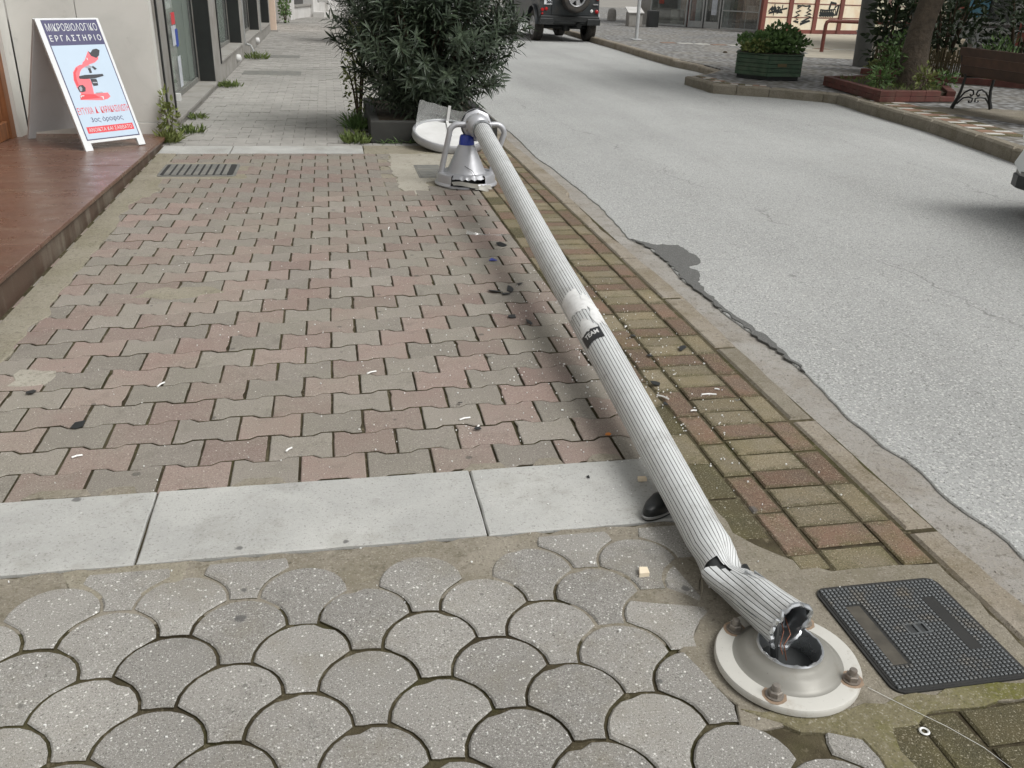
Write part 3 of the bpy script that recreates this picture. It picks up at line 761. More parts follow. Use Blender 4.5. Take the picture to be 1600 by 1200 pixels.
for (off, half) in ((-.004, .052), (.022, .046)):
    a = c + s * off; mb.add([a - u * half, a + u * half, a + u * half + d * .12, a - u * half + d * .12, a - u * half + s * .003, a + u * half + s * .003, a + u * half + d * .12 + s * .003, a - u * half + d * .12 + s * .003],
                            [(0, 1, 2, 3), (7, 6, 5, 4), (0, 4, 5, 1), (1, 5, 6, 2), (2, 6, 7, 3), (3, 7, 4, 0)])
a = c + u * .004; mb.add([a - s * .053, a + s * .053, a + s * .053 + d * .12, a - s * .053 + d * .12], [(0, 1, 2, 3)])
under(mb.build('inner_web', M['raw_alu']))
mb = MB(); mb.tube([(.93, 1.60, .07), (.905, 1.45, .085), (.90, 1.375, .085), (.885, 1.345, .055), (.888, 1.335, .01)], .009, 8)
under(mb.build('power_cable', M['black_plastic'], smooth=True))
mb = MB()
for k in (0, 3):
    mb.tube([(.915 + .004 * k, 1.39, .088), (.905 + .006 * k, 1.352, .085 - .004 * k), (.892 + .003 * k, 1.335, .062), (.896 + .004 * k, 1.325, .045 - .006 * k)], .0013, 5)
under(mb.build('copper_wire', M['copper'], smooth=True))

def wrap(y0, y1, t0, t1, m, name, lift=.0016, shape=None, ny=10, nt=24):
    v = []; f = []
    for i in range(ny + 1):
        for k in range(nt + 1):
            a, b = i / ny, k / nt; y = y0 + (y1 - y0) * a; th = t0 + (t1 - t0) * b
            if shape: y, th = shape(a, b, y, th)
            c, s, u, d = frame(y); r = PR + taper(y) + lift; v.append(c + s * math.sin(th) * r + u * math.cos(th) * r)
    for i in range(ny):
        for k in range(nt): f.append((i * (nt + 1) + k, i * (nt + 1) + k + 1, (i + 1) * (nt + 1) + k + 1, (i + 1) * (nt + 1) + k))
    mb = MB(); mb.add(v, f); return under(mb.build(name, m, smooth=True))
wrap(3.04, 3.21, -1.6, -.10, M['sticker_white'], 'paper_sticker', shape=lambda a, b, y, th: (y + .03 * mnoise.noise((b * 4, a * 2, 1)) + .05 * (b - .5) * (a - .5), th + .12 * mnoise.noise((a * 3, b, 4))))
wrap(2.90, 3.16, -.06, .75, M['sticker_white'], 'tape_remnant', shape=lambda a, b, y, th: (y + .05 * mnoise.noise((b * 5, a * 2, 7)), th + .2 * mnoise.noise((a * 3, b, 9))))
st = wrap(2.795, 2.965, -1.35, -.10, M['sticker_white'], 'round_sticker', .0018, shape=lambda a, b, y, th: (2.795 + (y - 2.795) * (.42 + .58 * math.sin(math.pi * min(1, max(0, b)))) , th), nt=30)
wrap(2.785, 2.865, -1.38, -.04, M['sticker_black'], 'black_sticker', .0030, shape=lambda a, b, y, th: (y + (.012 * mnoise.noise((b * 9, 0, 3)) if a > .9 else 0), th))
tv, tf = text_mesh('TEAM', .030, 1.0, .0012); kx_ = .054 / (max(p[0] for p in tv) - min(p[0] for p in tv)); tv = [(x * kx_, y, z) for x, y, z in tv]
def pole_text(tv, tf, thc, yc, lift, m, name):
    out = []
    for (x, y, z) in tv:
        c, s, u, d = frame(yc + y); th = thc + x / PR; out.append(c + (s * math.sin(th) + u * math.cos(th)) * (PR + taper(yc) + lift))
    mb = MB(); mb.add(out, tf); return under(mb.build(name, m))
pole_text(tv, tf, -.66, 2.832, .0040, M['sticker_white'], 'lettering')

# head of the lamp, standing on its ring
hub = Vector((1.012, 6.33, .412)); mb = MB()
hm = xf(hub, rx=R(86), rz=R(-2))
mb.lathe([(.0, .105), (.045, .10), (.074, .075), (.084, .035), (.086, .0), (.080, -.03), (.066, -.055), (.0, -.06)], 32, mat=hm)
under(mb.build('hub', M['lamp_silver'], smooth=True))
mb = MB(); mb.lathe([(.108, -.045), (.112, -.035), (.110, -.012), (.086, .004), (.07, .004), (.07, -.045)], 8, mat=hm, close=True)
mb.lathe([(.112, -.032), (.112, -.075), (.0, -.082)], 32, mat=hm)
under(mb.build('hub_plate', M['lamp_silver'], smooth=True))
for a in (20, 90, 160, 200, 340):
    mb = MB(); mb.lathe([(.008, 0), (.008, .008), (.0, .009)], 8, mat=hm @ Matrix.Rotation(R(a), 4, 'Z') @ Matrix.Translation((.075, 0, .045)) @ Matrix.Rotation(R(50), 4, 'Y'))
    under(mb.build('screw', M['bolt'], smooth=True))
mb = MB(); mb.lathe([(.066, -.02), (.070, .0), (.070, .03), (.062, .034)], 32, mat=Matrix.Translation(axis(6.2)) @ (axis(6.24) - axis(6.0)).to_track_quat('Z', 'Y').to_matrix().to_4x4())
under(mb.build('collar', M['raw_alu'], smooth=True))
RC = Vector((.938, 6.345, 0))
for sgn in (-1, 1):
    pts = [(hub.x + sgn * .08, 6.335, .418), (hub.x + sgn * .135, 6.335, .419)]
    for k in range(1, 8):
        a = math.pi / 2 * k / 7; pts.append((hub.x + sgn * (.135 + .062 * math.sin(a)), 6.337, .357 + .062 * math.cos(a)))
    pts += [(RC.x + sgn * .182, 6.34, .085), (RC.x + sgn * .180, 6.34, .055)]
    mb = MB(); mb.tube(pts, .0205, 12); under(mb.build('arm', M['lamp_silver'], smooth=True))
# ring with a broken front
def sector(prof, a0, a1, n, jag=None):
    v = []; f = []; m = len(prof)
    for k in range(n + 1):
        a = R(a0 + (a1 - a0) * k / n)
        for j, (r, z) in enumerate(prof):
            jr, jz = jag(k / n, j, a) if jag else (0, 0)
            v.append((RC.x + (r + jr) * math.cos(a), RC.y + (r + jr) * math.sin(a), z + jz))
    for k in range(n):
        for j in range(m - 1): f.append((k * m + j, (k + 1) * m + j, (k + 1) * m + j + 1, k * m + j + 1))
    mb = MB(); mb.add(v, f); return mb
o = sector([(.225, .004), (.227, .012), (.222, .02), (.214, .028), (.209, .075), (.205, .084), (.196, .087), (.150, .090), (.140, .086)], -58, 232, 60).build('lamp_ring', M['lamp_silver'], smooth=True); under(o)
o = sector([(.214, .070), (.200, .085), (.178, .088), (.150, .090), (.140, .086)], 232, 302, 24, lambda t, j, a: ((.012 * mnoise.noise((t * 9, j, 3)) - .012, .012 * mnoise.noise((t * 11, 1, 2)) - .006) if j < 2 else (0, 0))).build('torn_flange', M['lamp_silver'], smooth=True); under(o)
mb = sector([(.226, .004), (.223, .016), (.214, .020)], 228, 268, 16, lambda t, j, a: (0, .004 * mnoise.noise((t * 6, j, 8))))
mb2 = sector([(.223, .010), (.222, .024), (.215, .034), (.205, .034)], 285, 305, 8)
mb.add(mb2.v, mb2.f); under(mb.build('broken_rim', M['lamp_silver'], smooth=True))
mb = MB()
for (x0, y0, x1, y1, w, zz) in ((-.13, -.20, .05, -.25, .035, .03), (.04, -.22, .15, -.19, .03, .012), (.02, -.245, .12, -.24, .02, .006)):
    n_ = 8; v = []; f = []
    for k in range(n_ + 1):
        t_ = k / n_; x = RC.x + x0 + (x1 - x0) * t_; y = RC.y + y0 + (y1 - y0) * t_; jj = .007 * mnoise.noise((k * .8, x0 * 30, 1))
        v += [(x, y + w * .5 + jj, zz + .020 + .006 * math.sin(t_ * 5)), (x + .01, y - w * .5 * (1 - .5 * t_) + jj * 1.4, zz - .004 + .008 * math.sin(t_ * 4 + 1))]
    for k in range(n_): f.append((2 * k, 2 * k + 1, 2 * k + 3, 2 * k + 2))
    mb.add(v, f)
under(mb.build('torn_strip', M['flange_worn'], smooth=True))
mb = MB(); mb.lathe([(.205, .006), (.0, .006)], 32, mat=Matrix.Translation(RC)); mb.lathe([(.128, .01), (.13, .084)], 32, mat=Matrix.Translation(RC))
under(mb.build('lamp_interior', M['inner_dark']))
mb = MB(); mb.lathe([(.146, .086), (.140, .094), (.132, .108), (.060, .272), (.052, .282)], 40, mat=Matrix.Translation(RC))
under(mb.build('reflector_cone', M['lamp_silver'], smooth=True))
mb = MB(); mb.lathe([(.056, .280), (.0555, .292), (.050, .332), (.042, .345), (.02, .348), (.0, .349)], 24, mat=Matrix.Translation(RC + Vector((.002, 0, 0))))
under(mb.build('blue_cap', M['blue_plastic'], smooth=True))
mb = MB(); mb.tube([(RC.x - .03, RC.y - .126, .150), (RC.x + .0, RC.y - .131, .132), (RC.x + .025, RC.y - .138, .118), (RC.x + .04, RC.y - .15, .095), (RC.x + .045, RC.y - .155, .088)], .0022, 5)
under(mb.build('loose_wire', M['black_plastic']))

# broken-off flange on the pavement
FC = Vector((.918, 1.338, -.001))
base = tag(empty('bolted_flange', FC), 'round white flange bolted to the pavement, broken off under the torn lamp foot', 'lamp base')
mb = MB(); prof = [(.0, .002), (.150, .002), (.1555, .006), (.1560, .017), (.1535, .0215), (.150, .0225), (.118, .0225), (.1125, .0235), (.106, .028), (.097, .0375), (.088, .043), (.080, .0455), (.074, .050), (.071, .056)]
mb.lathe(prof[:7], 72); mb.lathe(prof[6:], 72, 2)
n = 72; v = []; f = []
for j, (r, z) in enumerate([(.071, .056), (.069, .060), (.066, .059), (.064, .050), (.064, .003)]):
    for k in range(n):
        a = 2 * math.pi * k / n; jz = .0045 * mnoise.noise((math.cos(a) * 6, math.sin(a) * 6, 2)) if 0 < j < 3 else 0
        v.append((r * math.cos(a) + (.0015 * mnoise.noise((a * 7, 0, 1)) if j in (1, 2) else 0), r * math.sin(a), z + jz))
for j in range(4):
    for k in range(n): f.append((j * n + k, j * n + (k + 1) % n, (j + 1) * n + (k + 1) % n, (j + 1) * n + k))
mb.add(v, f, 1)
mb.build('flange_ring', [M['flange'], M['raw_alu'], M['flange_worn']], base, smooth=True)
mb = MB(); mb.lathe([(.063, .004), (.0, .004)], 24); mb.build('hole_floor', M['inner_dark'], base)
for k, (x, y) in enumerate([(.842, 1.443), (.838, 1.238), (1.022, 1.254), (1.010, 1.440)]):
    b = MB(); L = Vector((x, y, 0)) - FC; mt = Matrix.Translation((L.x, L.y, .0225))
    b.lathe([(.0, .0), (.0085, .0), (.0085, .026), (.007, .0285), (.0, .029)], 14, mat=mt)
    bo = b.build('bolt', M['bolt'], base, smooth=True)
    b = MB(); b.prism(rough_poly([(L.x + .026 * math.cos(.5 * q), L.y + .026 * math.sin(.5 * q)) for q in range(12)], .003, .01, k), .0224, .0228); b.build('rust_stain', M['rust'], bo)
    b = MB(); b.lathe([(.019, 0), (.019, .003), (.0, .003)], 20, mat=mt); b.build('washer', M['bolt'], bo, smooth=True)
    b = MB(); rot = mt @ Matrix.Rotation(k * .4, 4, 'Z'); b.lathe([(.0145, .003), (.0145, .0135), (.0125, .0155), (.0, .0155)], 6, mat=rot); b.build('nut', M['bolt'], bo)

# lamp cover lying by the planter
DC = Vector((1.005, 7.83, .115)); cov = tag(empty('lamp_cover', DC), 'round white lamp cover with a broken clear shell, tilted against the planter', 'lamp cover')
tl = Matrix.Rotation(R(13), 4, 'X') @ Matrix.Rotation(R(4), 4, 'Y')
mb = MB(); mb.lathe([(.300, -.048), (.316, -.046), (.323, -.035), (.323, .012), (.318, .020), (.306, .021), (.297, .014), (.294, -.01)], 64, mat=tl, close=True); mb.build('rim', M['lamp_silver'], cov, smooth=True)
mb = MB(); mb.lathe([(.296, .004), (.26, .0), (.1, -.012), (.07, -.008), (.05, -.014), (.0, -.014)], 48, mat=tl); mb.build('disc', M['white_plastic'], cov, smooth=True)
v = []; f = []; N_ = 40
for k in range(N_ + 1):
    t_ = k / N_; a = R(172 - 132 * t_); rise = min(1, t_ / .14); h = (.245 - .13 * min(1, max(0, t_ - .10) * 1.7) + .05 * max(0, t_ - .7) + .014 * mnoise.noise((t_ * 7, 2, 0))) * rise ** 1.5
    for (rr, z) in ((.299, .012), (.297 - .10 * h * 0, max(.014, h))): v.append(tl @ Vector((rr * math.cos(a), rr * math.sin(a), z)))
for k in range(N_): f.append((k * 2, (k + 1) * 2, (k + 1) * 2 + 1, k * 2 + 1))
mb = MB(); mb.add(v, f); sh_ = mb.build('clear_shell', M['clear_plastic'], cov, smooth=True)
mb = MB(); mb.box(-.012, -.006, 0, .012, .006, .14, mat=tl @ Matrix.Translation((.02, .287, .01)) @ Matrix.Rotation(R(2), 4, 'Y')); mb.box(-.012, -.004, 0, .012, .004, .30, mat=tl @ Matrix.Translation((.015, .287, .012)) @ Matrix.Rotation(R(93), 4, 'X'))
mb.build('shell_rib', M['white_plastic'], cov)

# ------------------------------------------------------------------ covers and grates set in the pavement
mc = tag(empty('manhole_cover', (1.274, 1.394, .0038)), 'square black cast-iron access cover with studded grid beside the broken lamp base', 'manhole cover')
W2, H2 = .160, .172
def rrect(w, h, r, n=5):
    p = []
    for (cx, cy, a0) in ((w - r, h - r, 0), (-w + r, h - r, 90), (-w + r, -h + r, 180), (w - r, -h + r, 270)):
        for k in range(n + 1): a = R(a0 + 90 * k / n); p.append((cx + r * math.cos(a), cy + r * math.sin(a)))
    return p
MB().prism(rrect(W2 + .006, H2 + .006, .03), -.02, .0005).build('frame', M['iron_dark'], mc)
MB().prism(rrect(W2, H2, .026), -.02, .0022, .001).build('cover_plate', M['iron_dark'], mc)
st = MB(); nx, ny = 29, 31; px_, py_ = 2 * (W2 - .004) / nx, 2 * (H2 - .004) / ny
for i in range(nx):
    for j in range(ny):
        x = -W2 + .004 + (i + .5) * px_; y = -H2 + .004 + (j + .5) * py_
        if abs(x) > W2 - .024 and abs(y) > H2 - .024 and math.hypot(abs(x) - W2 + .024, abs(y) - H2 + .024) > .022: continue
        if abs(x) < .024 and abs(y) < .016: continue
        if -.125 < x < -.085 and -.10 < y < .10: continue
        if .080 < x < .116 and -.085 < y < .105: continue
        st.prism([(x - px_ * .34, y - py_ * .34), (x + px_ * .34, y - py_ * .34), (x + px_ * .34, y + py_ * .34), (x - px_ * .34, y + py_ * .34)], .001, .0062, .0014, bottom=False)
st.build('stud', M['iron'], mc, kind='stuff')
MB().bbox(-.124, -.099, .001, -.087, .099, .0034, .001).build('name_plate', M['grate_mud'], mc)
MB().bbox(.081, -.084, .001, .115, .104, .0040, .001).build('name_plate', M['iron_dark'], mc)
mb = MB(); mb.box(-.023, -.014, .001, -.001, .014, .0026); mb.box(.005, -.014, .001, .023, .014, .0026); mb.build('lifting_slot', M['inner_dark'], mc)
mb = MB(); mb.box(-.0275, -.018, .001, -.023, .018, .0066); mb.box(.023, -.018, .001, .0275, .018, .0066); mb.box(-.023, .014, .001, .023, .018, .0066); mb.box(-.023, -.018, .001, .023, -.014, .0066); mb.box(-.0015, -.0139, .001, .0055, .0139, .0062)
mb.build('slot_rim', M['iron'], mc)
g1 = tag(empty('drain_grate', (-.975, 6.87, 0)), 'long grey drain grate set in mortar beside the granite step', 'drain grate')
MB().prism(rrect(.272, .228, .04), -.02, .0045, .002).build('frame', M['grate_grey'], g1)
MB().prism(rrect(.252, .206, .03), -.015, .0052).build('grate_bed', M['iron_dark'], g1)
for k in range(9):
    x = -.225 + .05 * k; MB().bbox(x, -.195, .004, x + .034, .195, .0095, .002).build('bar', M['grate_grey'], g1)
g2 = tag(empty('drain_grate', (.72, 6.80, 0)), 'small worn grey grate in the pale mortar patch beside the fallen lamp head', 'drain grate')
MB().prism(rrect(.10, .25, .02), -.02, .002, .001).build('frame', M['grate_grey'], g2)
for k in range(5): MB().bbox(-.085, -.23 + .095 * k, 0, .085, -.165 + .095 * k, .005, .0015).build('bar', M['grate_grey'], g2)
for (x, y, w) in ((-.86, 17.2, .36), (-.83, 14.2, .42)):
    o = MB().prism([(x - w, y - .28), (x + w, y - .28), (x + w, y + .28), (x - w, y + .28)], -.02, .004, .002).build('drain_grate', M['grate_grey'])
    tag(o, 'farther grey cover plate across the pavement by the shop wall' if y > 16 else 'nearer grey cover plate across the pavement beyond the weed by the pipe', 'drain grate')

# ------------------------------------------------------------------ granite step and recessed entrance
zp = lambda y: .150 - .0225 * (y - 3.88)
step = tag(empty('entrance_step', (-1.4, 6, 0)), 'reddish polished granite entrance step under the A-frame sign', 'step')
def slab(y0, y1, x0, x1, dz0, dz1, m, name, lip=0):
    v = [(x0, y0, zp(y0) + dz0), (x1, y0, zp(y0) + dz0), (x1, y1, zp(y1) + dz0), (x0, y1, zp(y1) + dz0), (x0, y0, zp(y0) + dz1), (x1, y0, zp(y0) + dz1), (x1, y1, zp(y1) + dz1), (x0, y1, zp(y1) + dz1)]
    mb = MB(); mb.add([(a + 1.4, b - 6, c) for a, b, c in v], [(3, 2, 1, 0), (4, 5, 6, 7), (0, 1, 5, 4), (1, 2, 6, 5), (2, 3, 7, 6), (3, 0, 4, 7)])
    o = mb.build(name, M[m], step)
    bv = o.modifiers.new('bevel', 'BEVEL'); bv.width = .006; bv.segments = 2
    return o
for (a, b) in ((.6, 2.2), (2.203, 4.4), (4.403, 6.6), (6.603, 8.235)): slab(a, b, -4.2, -1.385, -.025, 0, 'granite', 'tread_slab')
for (a, b) in ((.6, 1.9), (1.904, 3.6), (3.604, 5.0), (5.004, 6.6), (6.604, 8.235)):
    mb = MB(); mb.add([(x + 1.4, y - 6, z) for x, y, z in ((-1.43, a, -.03), (-1.402, a, -.03), (-1.402, b, -.03), (-1.43, b, -.03), (-1.43, a, zp(a) - .026), (-1.402, a, zp(a) - .026), (-1.402, b, zp(b) - .026), (-1.43, b, zp(b) - .026))],
                      [(3, 2, 1, 0), (4, 5, 6, 7), (0, 1, 5, 4), (1, 2, 6, 5), (2, 3, 7, 6), (3, 0, 4, 7)]); mb.build('riser_slab', M['granite_riser'], step)

# ------------------------------------------------------------------ shop building on the left
BX = -1.41
bld = tag(empty('shop_building', (BX, 16, 0)), 'pale marble shop building with a row of dark shop windows beside the pavement', 'building')
def B(x0, y0, z0, x1, y1, z1, m, name, parent=None, bev=0.):
    mb = MB()
    q = parent if parent is not None else bld
    off = Vector((BX, 16, 0))
    if bev: mb.bbox(x0 - off.x, y0 - off.y, z0, x1 - off.x, y1 - off.y, z1, bev)
    else: mb.box(x0 - off.x, y0 - off.y, z0, x1 - off.x, y1 - off.y, z1)
    return mb.build(name, M[m], q)
TOP = 3.0
B(-9, 8.26, 3.004, BX, 24.9, 5.5, 'wall_white', 'upper_wall')
B(-4.4, .4, 3.0, -2.52, 8.25, 5.5, 'wall_white', 'upper_wall')
# return wall clad in marble panels, facing the street corner
for (x0, x1) in ((-2.49, -1.984), (-1.978, -1.418)):
    B(x0, 8.20, .152, x1, 8.30, 1.9, 'wall_marble', 'cladding_panel', bev=.002); B(x0, 8.20, 1.906, x1, 8.30, 2.996, 'wall_marble', 'cladding_panel', bev=.002)
B(-2.49, 8.192, .0, -1.412, 8.3, .148, 'wall_marble', 'skirting', bev=.004)
B(-2.49, 8.30, .0, BX - .02, 8.40, 2.998, 'wall_white', 'return_wall')
# door wall, parallel to the street
DX = -2.5
B(-2.9, 7.99, .0, DX + .0, 8.19, 3.0, 'wall_marble', 'door_jamb_wall')
B(-2.9, .4, .0, DX - .02, 5.6, 3.0, 'wall_marble', 'entrance_wall'); B(-2.9, 5.602, 2.45, DX - .02, 7.988, 3.0, 'wall_marble', 'door_lintel')
door = B(DX - .16, 5.62, .075, DX - .11, 7.98, 2.44, 'interior_dark', 'door')
for (y0, y1, z0, z1, nm) in ((7.88, 7.985, .06, 2.45, 'door_stile'), (5.61, 5.72, .06, 2.45, 'door_stile'), (6.76, 6.86, .06, 2.45, 'door_stile'), (5.722, 7.878, .07, .20, 'door_rail'), (5.722, 7.878, .80, .91, 'door_rail'), (5.722, 7.878, 2.33, 2.44, 'door_rail')):
    if nm == 'door_rail':
        for (a, b) in ((y0, 6.758), (6.862, y1)): B(DX - .10, a, z0, DX - .045, b, z1, 'wood', nm, door, .006)
    else: B(DX - .11, y0, z0, DX - .03, y1, z1, 'wood', nm, door, .008)
for (a, b) in ((5.724, 6.756), (6.864, 7.876)):
    B(DX - .10, a, .202, DX - .075, b, .798, 'wood', 'door_panel', door, .012); B(DX - .09, a, .912, DX - .084, b, 2.328, 'shop_glass', 'door_pane', door)
# street front: openings between piers
opens = [(8.90, 12.2, .078), (12.96, 16.35, .27), (16.95, 20.7, .25), (21.2, 24.6, .22)]
pier = [(8.30, 8.90), (12.2, 12.96), (16.35, 16.95), (20.7, 21.2), (24.6, 24.9)]
for (a, b) in pier: B(BX - .35, a + (.1 if a < 8.4 else 0), -.05, BX - .001, b, 2.998, 'wall_grey', 'pier')
for y in (8.42, 8.85): B(BX - .02, y, .19 if y < 8.6 else .10, BX + .012, y + .045, 2.9, 'black_metal', 'window_post')
for k, (a, b, z) in enumerate(opens):
    w = B(BX - .24, a + .002, z + .03, BX - .205, a + .05, 2.7, 'black_metal', 'shop_window')
    B(BX - .35, a, -.05, BX - .003, b, z - .034, 'wall_grey', 'plinth')
    B(BX - .30, a + .004, z - .03, BX + .018, b - .004, z, 'wall_grey', 'sill', w, .004)
    B(BX - .24, b - .05, z + .03, BX - .205, b - .002, 2.7, 'black_metal', 'frame', w)
    B(BX - .24, a + .052, z + .002, BX - .205, b - .052, z + .05, 'grate_grey', 'frame', w); B(BX - .24, a + .052, 2.66, BX - .205, b - .052, 2.7, 'black_metal', 'frame', w)
    B(BX - .225, a + .052, z + .052, BX - .217, b - .052, 2.658, 'shop_glass', 'pane', w)
    B(BX - .19, b - .006, z + .004, BX - .006, b + .004, 2.7, 'black_clad', 'reveal', w)
    B(BX - .35, a, 2.702, BX - .003, b, 3.0, 'wall_grey', 'lintel')
    if k: B(BX - .02, a - .045, z - .04, BX + .014, a - .002, 2.9, 'black_metal' if k == 1 else 'alu_frame', 'window_post')
    # what stands inside, seen through the glass
    B(BX - 2.4, a, z, BX - 2.35, b, 2.7, 'interior', 'back_wall', w); B(BX - 2.34, a, z - .02, BX - .31, b, z + .0, 'wall_grey', 'shop_floor', w)
    if k < 2:
        for j in range(8):
            y = a + .06 + j * .40; B(BX - .27 + .012 * (j % 2), y, z + .05, BX - .262 + .012 * (j % 2), y + .41, 2.6, 'curtain', 'blind_strip', w)
    for yy in (a + .35, a + 1.3): B(BX - .20, yy, z + .002, BX - .15, yy + .07, z + .075, 'white_plastic', 'glass_clamp', w)
w0 = [o for o in bld.children if o.name.startswith('shop_window')][0]
B(BX - .214, 10.55, .60, BX - .212, 10.85, .80, 'poster_b', 'sticker', w0); B(BX - .214, 10.62, .81, BX - .212, 10.85, .93, 'print_red', 'sticker', w0); B(BX - .211, 10.76, .58, BX - .209, 10.92, .76, 'plate_blue', 'sticker', w0)
B(BX - .214, 10.75, .16, BX - .212, 10.95, .48, 'poster_b', 'sticker', w0)
B(BX - 6, 8.4, 2.99, BX - .36, 24.8, 3.002, 'wall_white', 'ceiling')
for (y, z) in ((15.2, .12), (19.6, .11)):
    mb = MB(); mb.lathe([(.0, 0), (.055, .0), (.06, .03), (.05, .06), (.0, .075)], 14, mat=Matrix.Translation((.0 + .0, y - 16, z)) @ Matrix.Rotation(R(90), 4, 'Y')); mb.build('vent_cap', M['white_plastic'], bld, smooth=True)
mb = MB(); mb.tube([(.02, 16.9 - 16, .22), (.09, 16.95 - 16, .19), (.14, 16.9 - 16, .09), (.24, 16.7 - 16, .0)], .018, 8); mb.build('drain_pipe', M['alu_frame'], bld, smooth=True)

# ------------------------------------------------------------------ A-frame sign
SW, SL = .500, 1.0
sg = tag(empty('a_frame_sign', (-1.827, 7.22, zp(7.22)), math.atan2(.34, .367)), 'white A-frame sign with a red microscope standing on the granite step', 'sign')
ang = math.atan2(.417, .908)
FR = Matrix.Rotation(math.pi / 2 - ang, 4, 'X')         # local board plane: x across, y up the slope, z outwards
def SB(mb, name, m, parent=None, lean=FR): 
    for i, p in enumerate(mb.v): mb.v[i] = tuple(lean @ Vector(p))
    return mb.build(name, M[m], parent or sg)
out = [(0, 0), (.062, 0), (.062, .056), (.44, .056), (.44, 0), (SW, 0), (SW, SL), (0, SL)]
board = SB(MB().prism(out, -.022, 0, .002), 'front_board', 'sign_white')
rear = Matrix.Translation((0, 2 * .417 + .03, 0)) @ Matrix.Rotation(math.pi / 2 + ang, 4, 'X')
SB(MB().prism(out, 0, .022, .002), 'rear_board', 'sign_white', None, rear)
mb = MB(); mb.tube([(0.02, .437, .892), (.48, .437, .892)], .008, 8); mb.build('hinge', M['alu_frame'], sg)
def SP_(poly, z, m, name, th=.0006, parent=None): return SB(MB().prism(poly, z - th, z), name, m, parent or sheet)
sheet = SB(MB().prism([(.038, .078), (.478, .078), (.478, .988), (.038, .988)], .0001, .0010), 'printed_sheet', 'print_navy')
SP_([(.046, .086), (.470, .086), (.470, .796), (.046, .796)], .0016, 'print_blue', 'print_field')
def ST(txt, cx, cy, size, width, m, bold=0., z=.0022, sp=1.):
    v, f = text_mesh(txt, size, 1, bold, sp); x0 = min(p[0] for p in v); x1 = max(p[0] for p in v); y0 = min(p[1] for p in v); y1 = max(p[1] for p in v); k = width / (x1 - x0)
    v = [(cx + (p[0] - (x0 + x1) / 2) * k, cy + (p[1] - (y0 + y1) / 2), z) for p in v]
    mb = MB(); mb.add(v, f); return SB(mb, 'lettering', m, sheet)
ST('ΜΙΚΡΟΒΙΟΛΟΓΙΚΟ', .259, .932, .056, .40, 'sign_white', -.0004, sp=1.05)
ST('ΕΡΓΑΣΤΗΡΙΟ', .259, .850, .044, .405, 'sign_white', .0006, sp=1.6)
ST('ΕΥΤΥΧΙΑ  Δ.  ΚΑΡΑΚΑΣΙΛΙΩΤΗ', .262, .300, .050, .42, 'print_red', .0005)
ST('3ος όροφος', .262, .226, .036, .26, 'print_navy', .0002)
SP_([(.070, .128), (.452, .128), (.452, .178), (.070, .178)], .0020, 'print_red', 'print_band')
ST('ΑΝΟΙΚΤΑ ΚΑΙ ΣΑΒΒΑΤΟ', .261, .153, .028, .355, 'sign_white', -.0002, .0030)
art = {
 'print_pink': [[(.1187, .4191), (.2392, .4238), (.3455, .425), (.3564, .3939), (.3257, .3765), (.2806, .3705), (.1102, .3855)],
                [(.1187, .4191), (.1324, .4277), (.1171, .4778), (.1155, .5364), (.1335, .5935), (.1685, .6303), (.2053, .6457), (.2481, .65), (.2454, .6306), (.2144, .6177), (.1898, .5948), (.1733, .5665), (.1736, .5421), (.2437, .5371), (.2471, .5073), (.2322, .4194), (.1885, .4013)],
                [(.2388, .6653), (.2598, .6788), (.3137, .7479), (.3263, .7148), (.379, .7022), (.371, .6827), (.3354, .6599), (.2886, .6477), (.2504, .6303), (.2261, .6464)]],
 'print_black': [[(.3137, .7479), (.329, .7344), (.3543, .7579), (.3884, .7643), (.4092, .7504), (.3902, .7116), (.3595, .6933), (.3243, .7099)], [(.1664, .5621), (.2151, .5686), (.3616, .5688), (.364, .5537), (.2862, .5391), (.2027, .5381), (.1637, .5428)],
                 [(.2597, .6149), (.2819, .6185), (.2807, .582), (.2612, .5804)], [(.293, .6277), (.309, .6337), (.3311, .6106), (.3117, .6018)], [(.2487, .5368), (.2944, .5336), (.2968, .5136), (.2901, .4842), (.2526, .4821), (.2471, .5073)],
                 [(.122, .4775), (.1437, .4934), (.17, .4953), (.1844, .4726), (.1736, .4459), (.1481, .4411), (.1245, .446)]],
 'print_grey': [[(.1318, .4767), (.1513, .4869), (.1566, .4699), (.1458, .4482), (.131, .4494)], [(.24, .630), (.275, .640), (.300, .628), (.268, .616)], [(.255, .512), (.292, .510), (.290, .502), (.255, .503)], [(.25, .424), (.31, .426), (.30, .434), (.25, .432)]],
 'sign_white': [[(.116, .415), (.150, .417), (.146, .410), (.126, .409), (.120, .398)], [(.272, .398), (.298, .398), (.297, .392), (.292, .374), (.286, .374), (.286, .390)], [(.278, .697), (.287, .694), (.286, .678), (.279, .680)]]}
z_ = .0021
for m_n in ('print_pink', 'print_black', 'print_grey', 'sign_white'):
    for k, poly in enumerate(art[m_n]): SP_(poly, z_ + .0001 * k, m_n, 'printed_microscope')
    z_ += .0010
SP_([(.1187, .4191), (.1324, .4277), (.2322, .4194), (.27, .39), (.1102, .3855)], .00255, 'print_red', 'printed_microscope')
SP_([(.137, .59), (.172, .626), (.180, .618), (.150, .585), (.140, .535), (.140, .49), (.122, .49), (.119, .535)], .00258, 'print_red', 'printed_microscope')

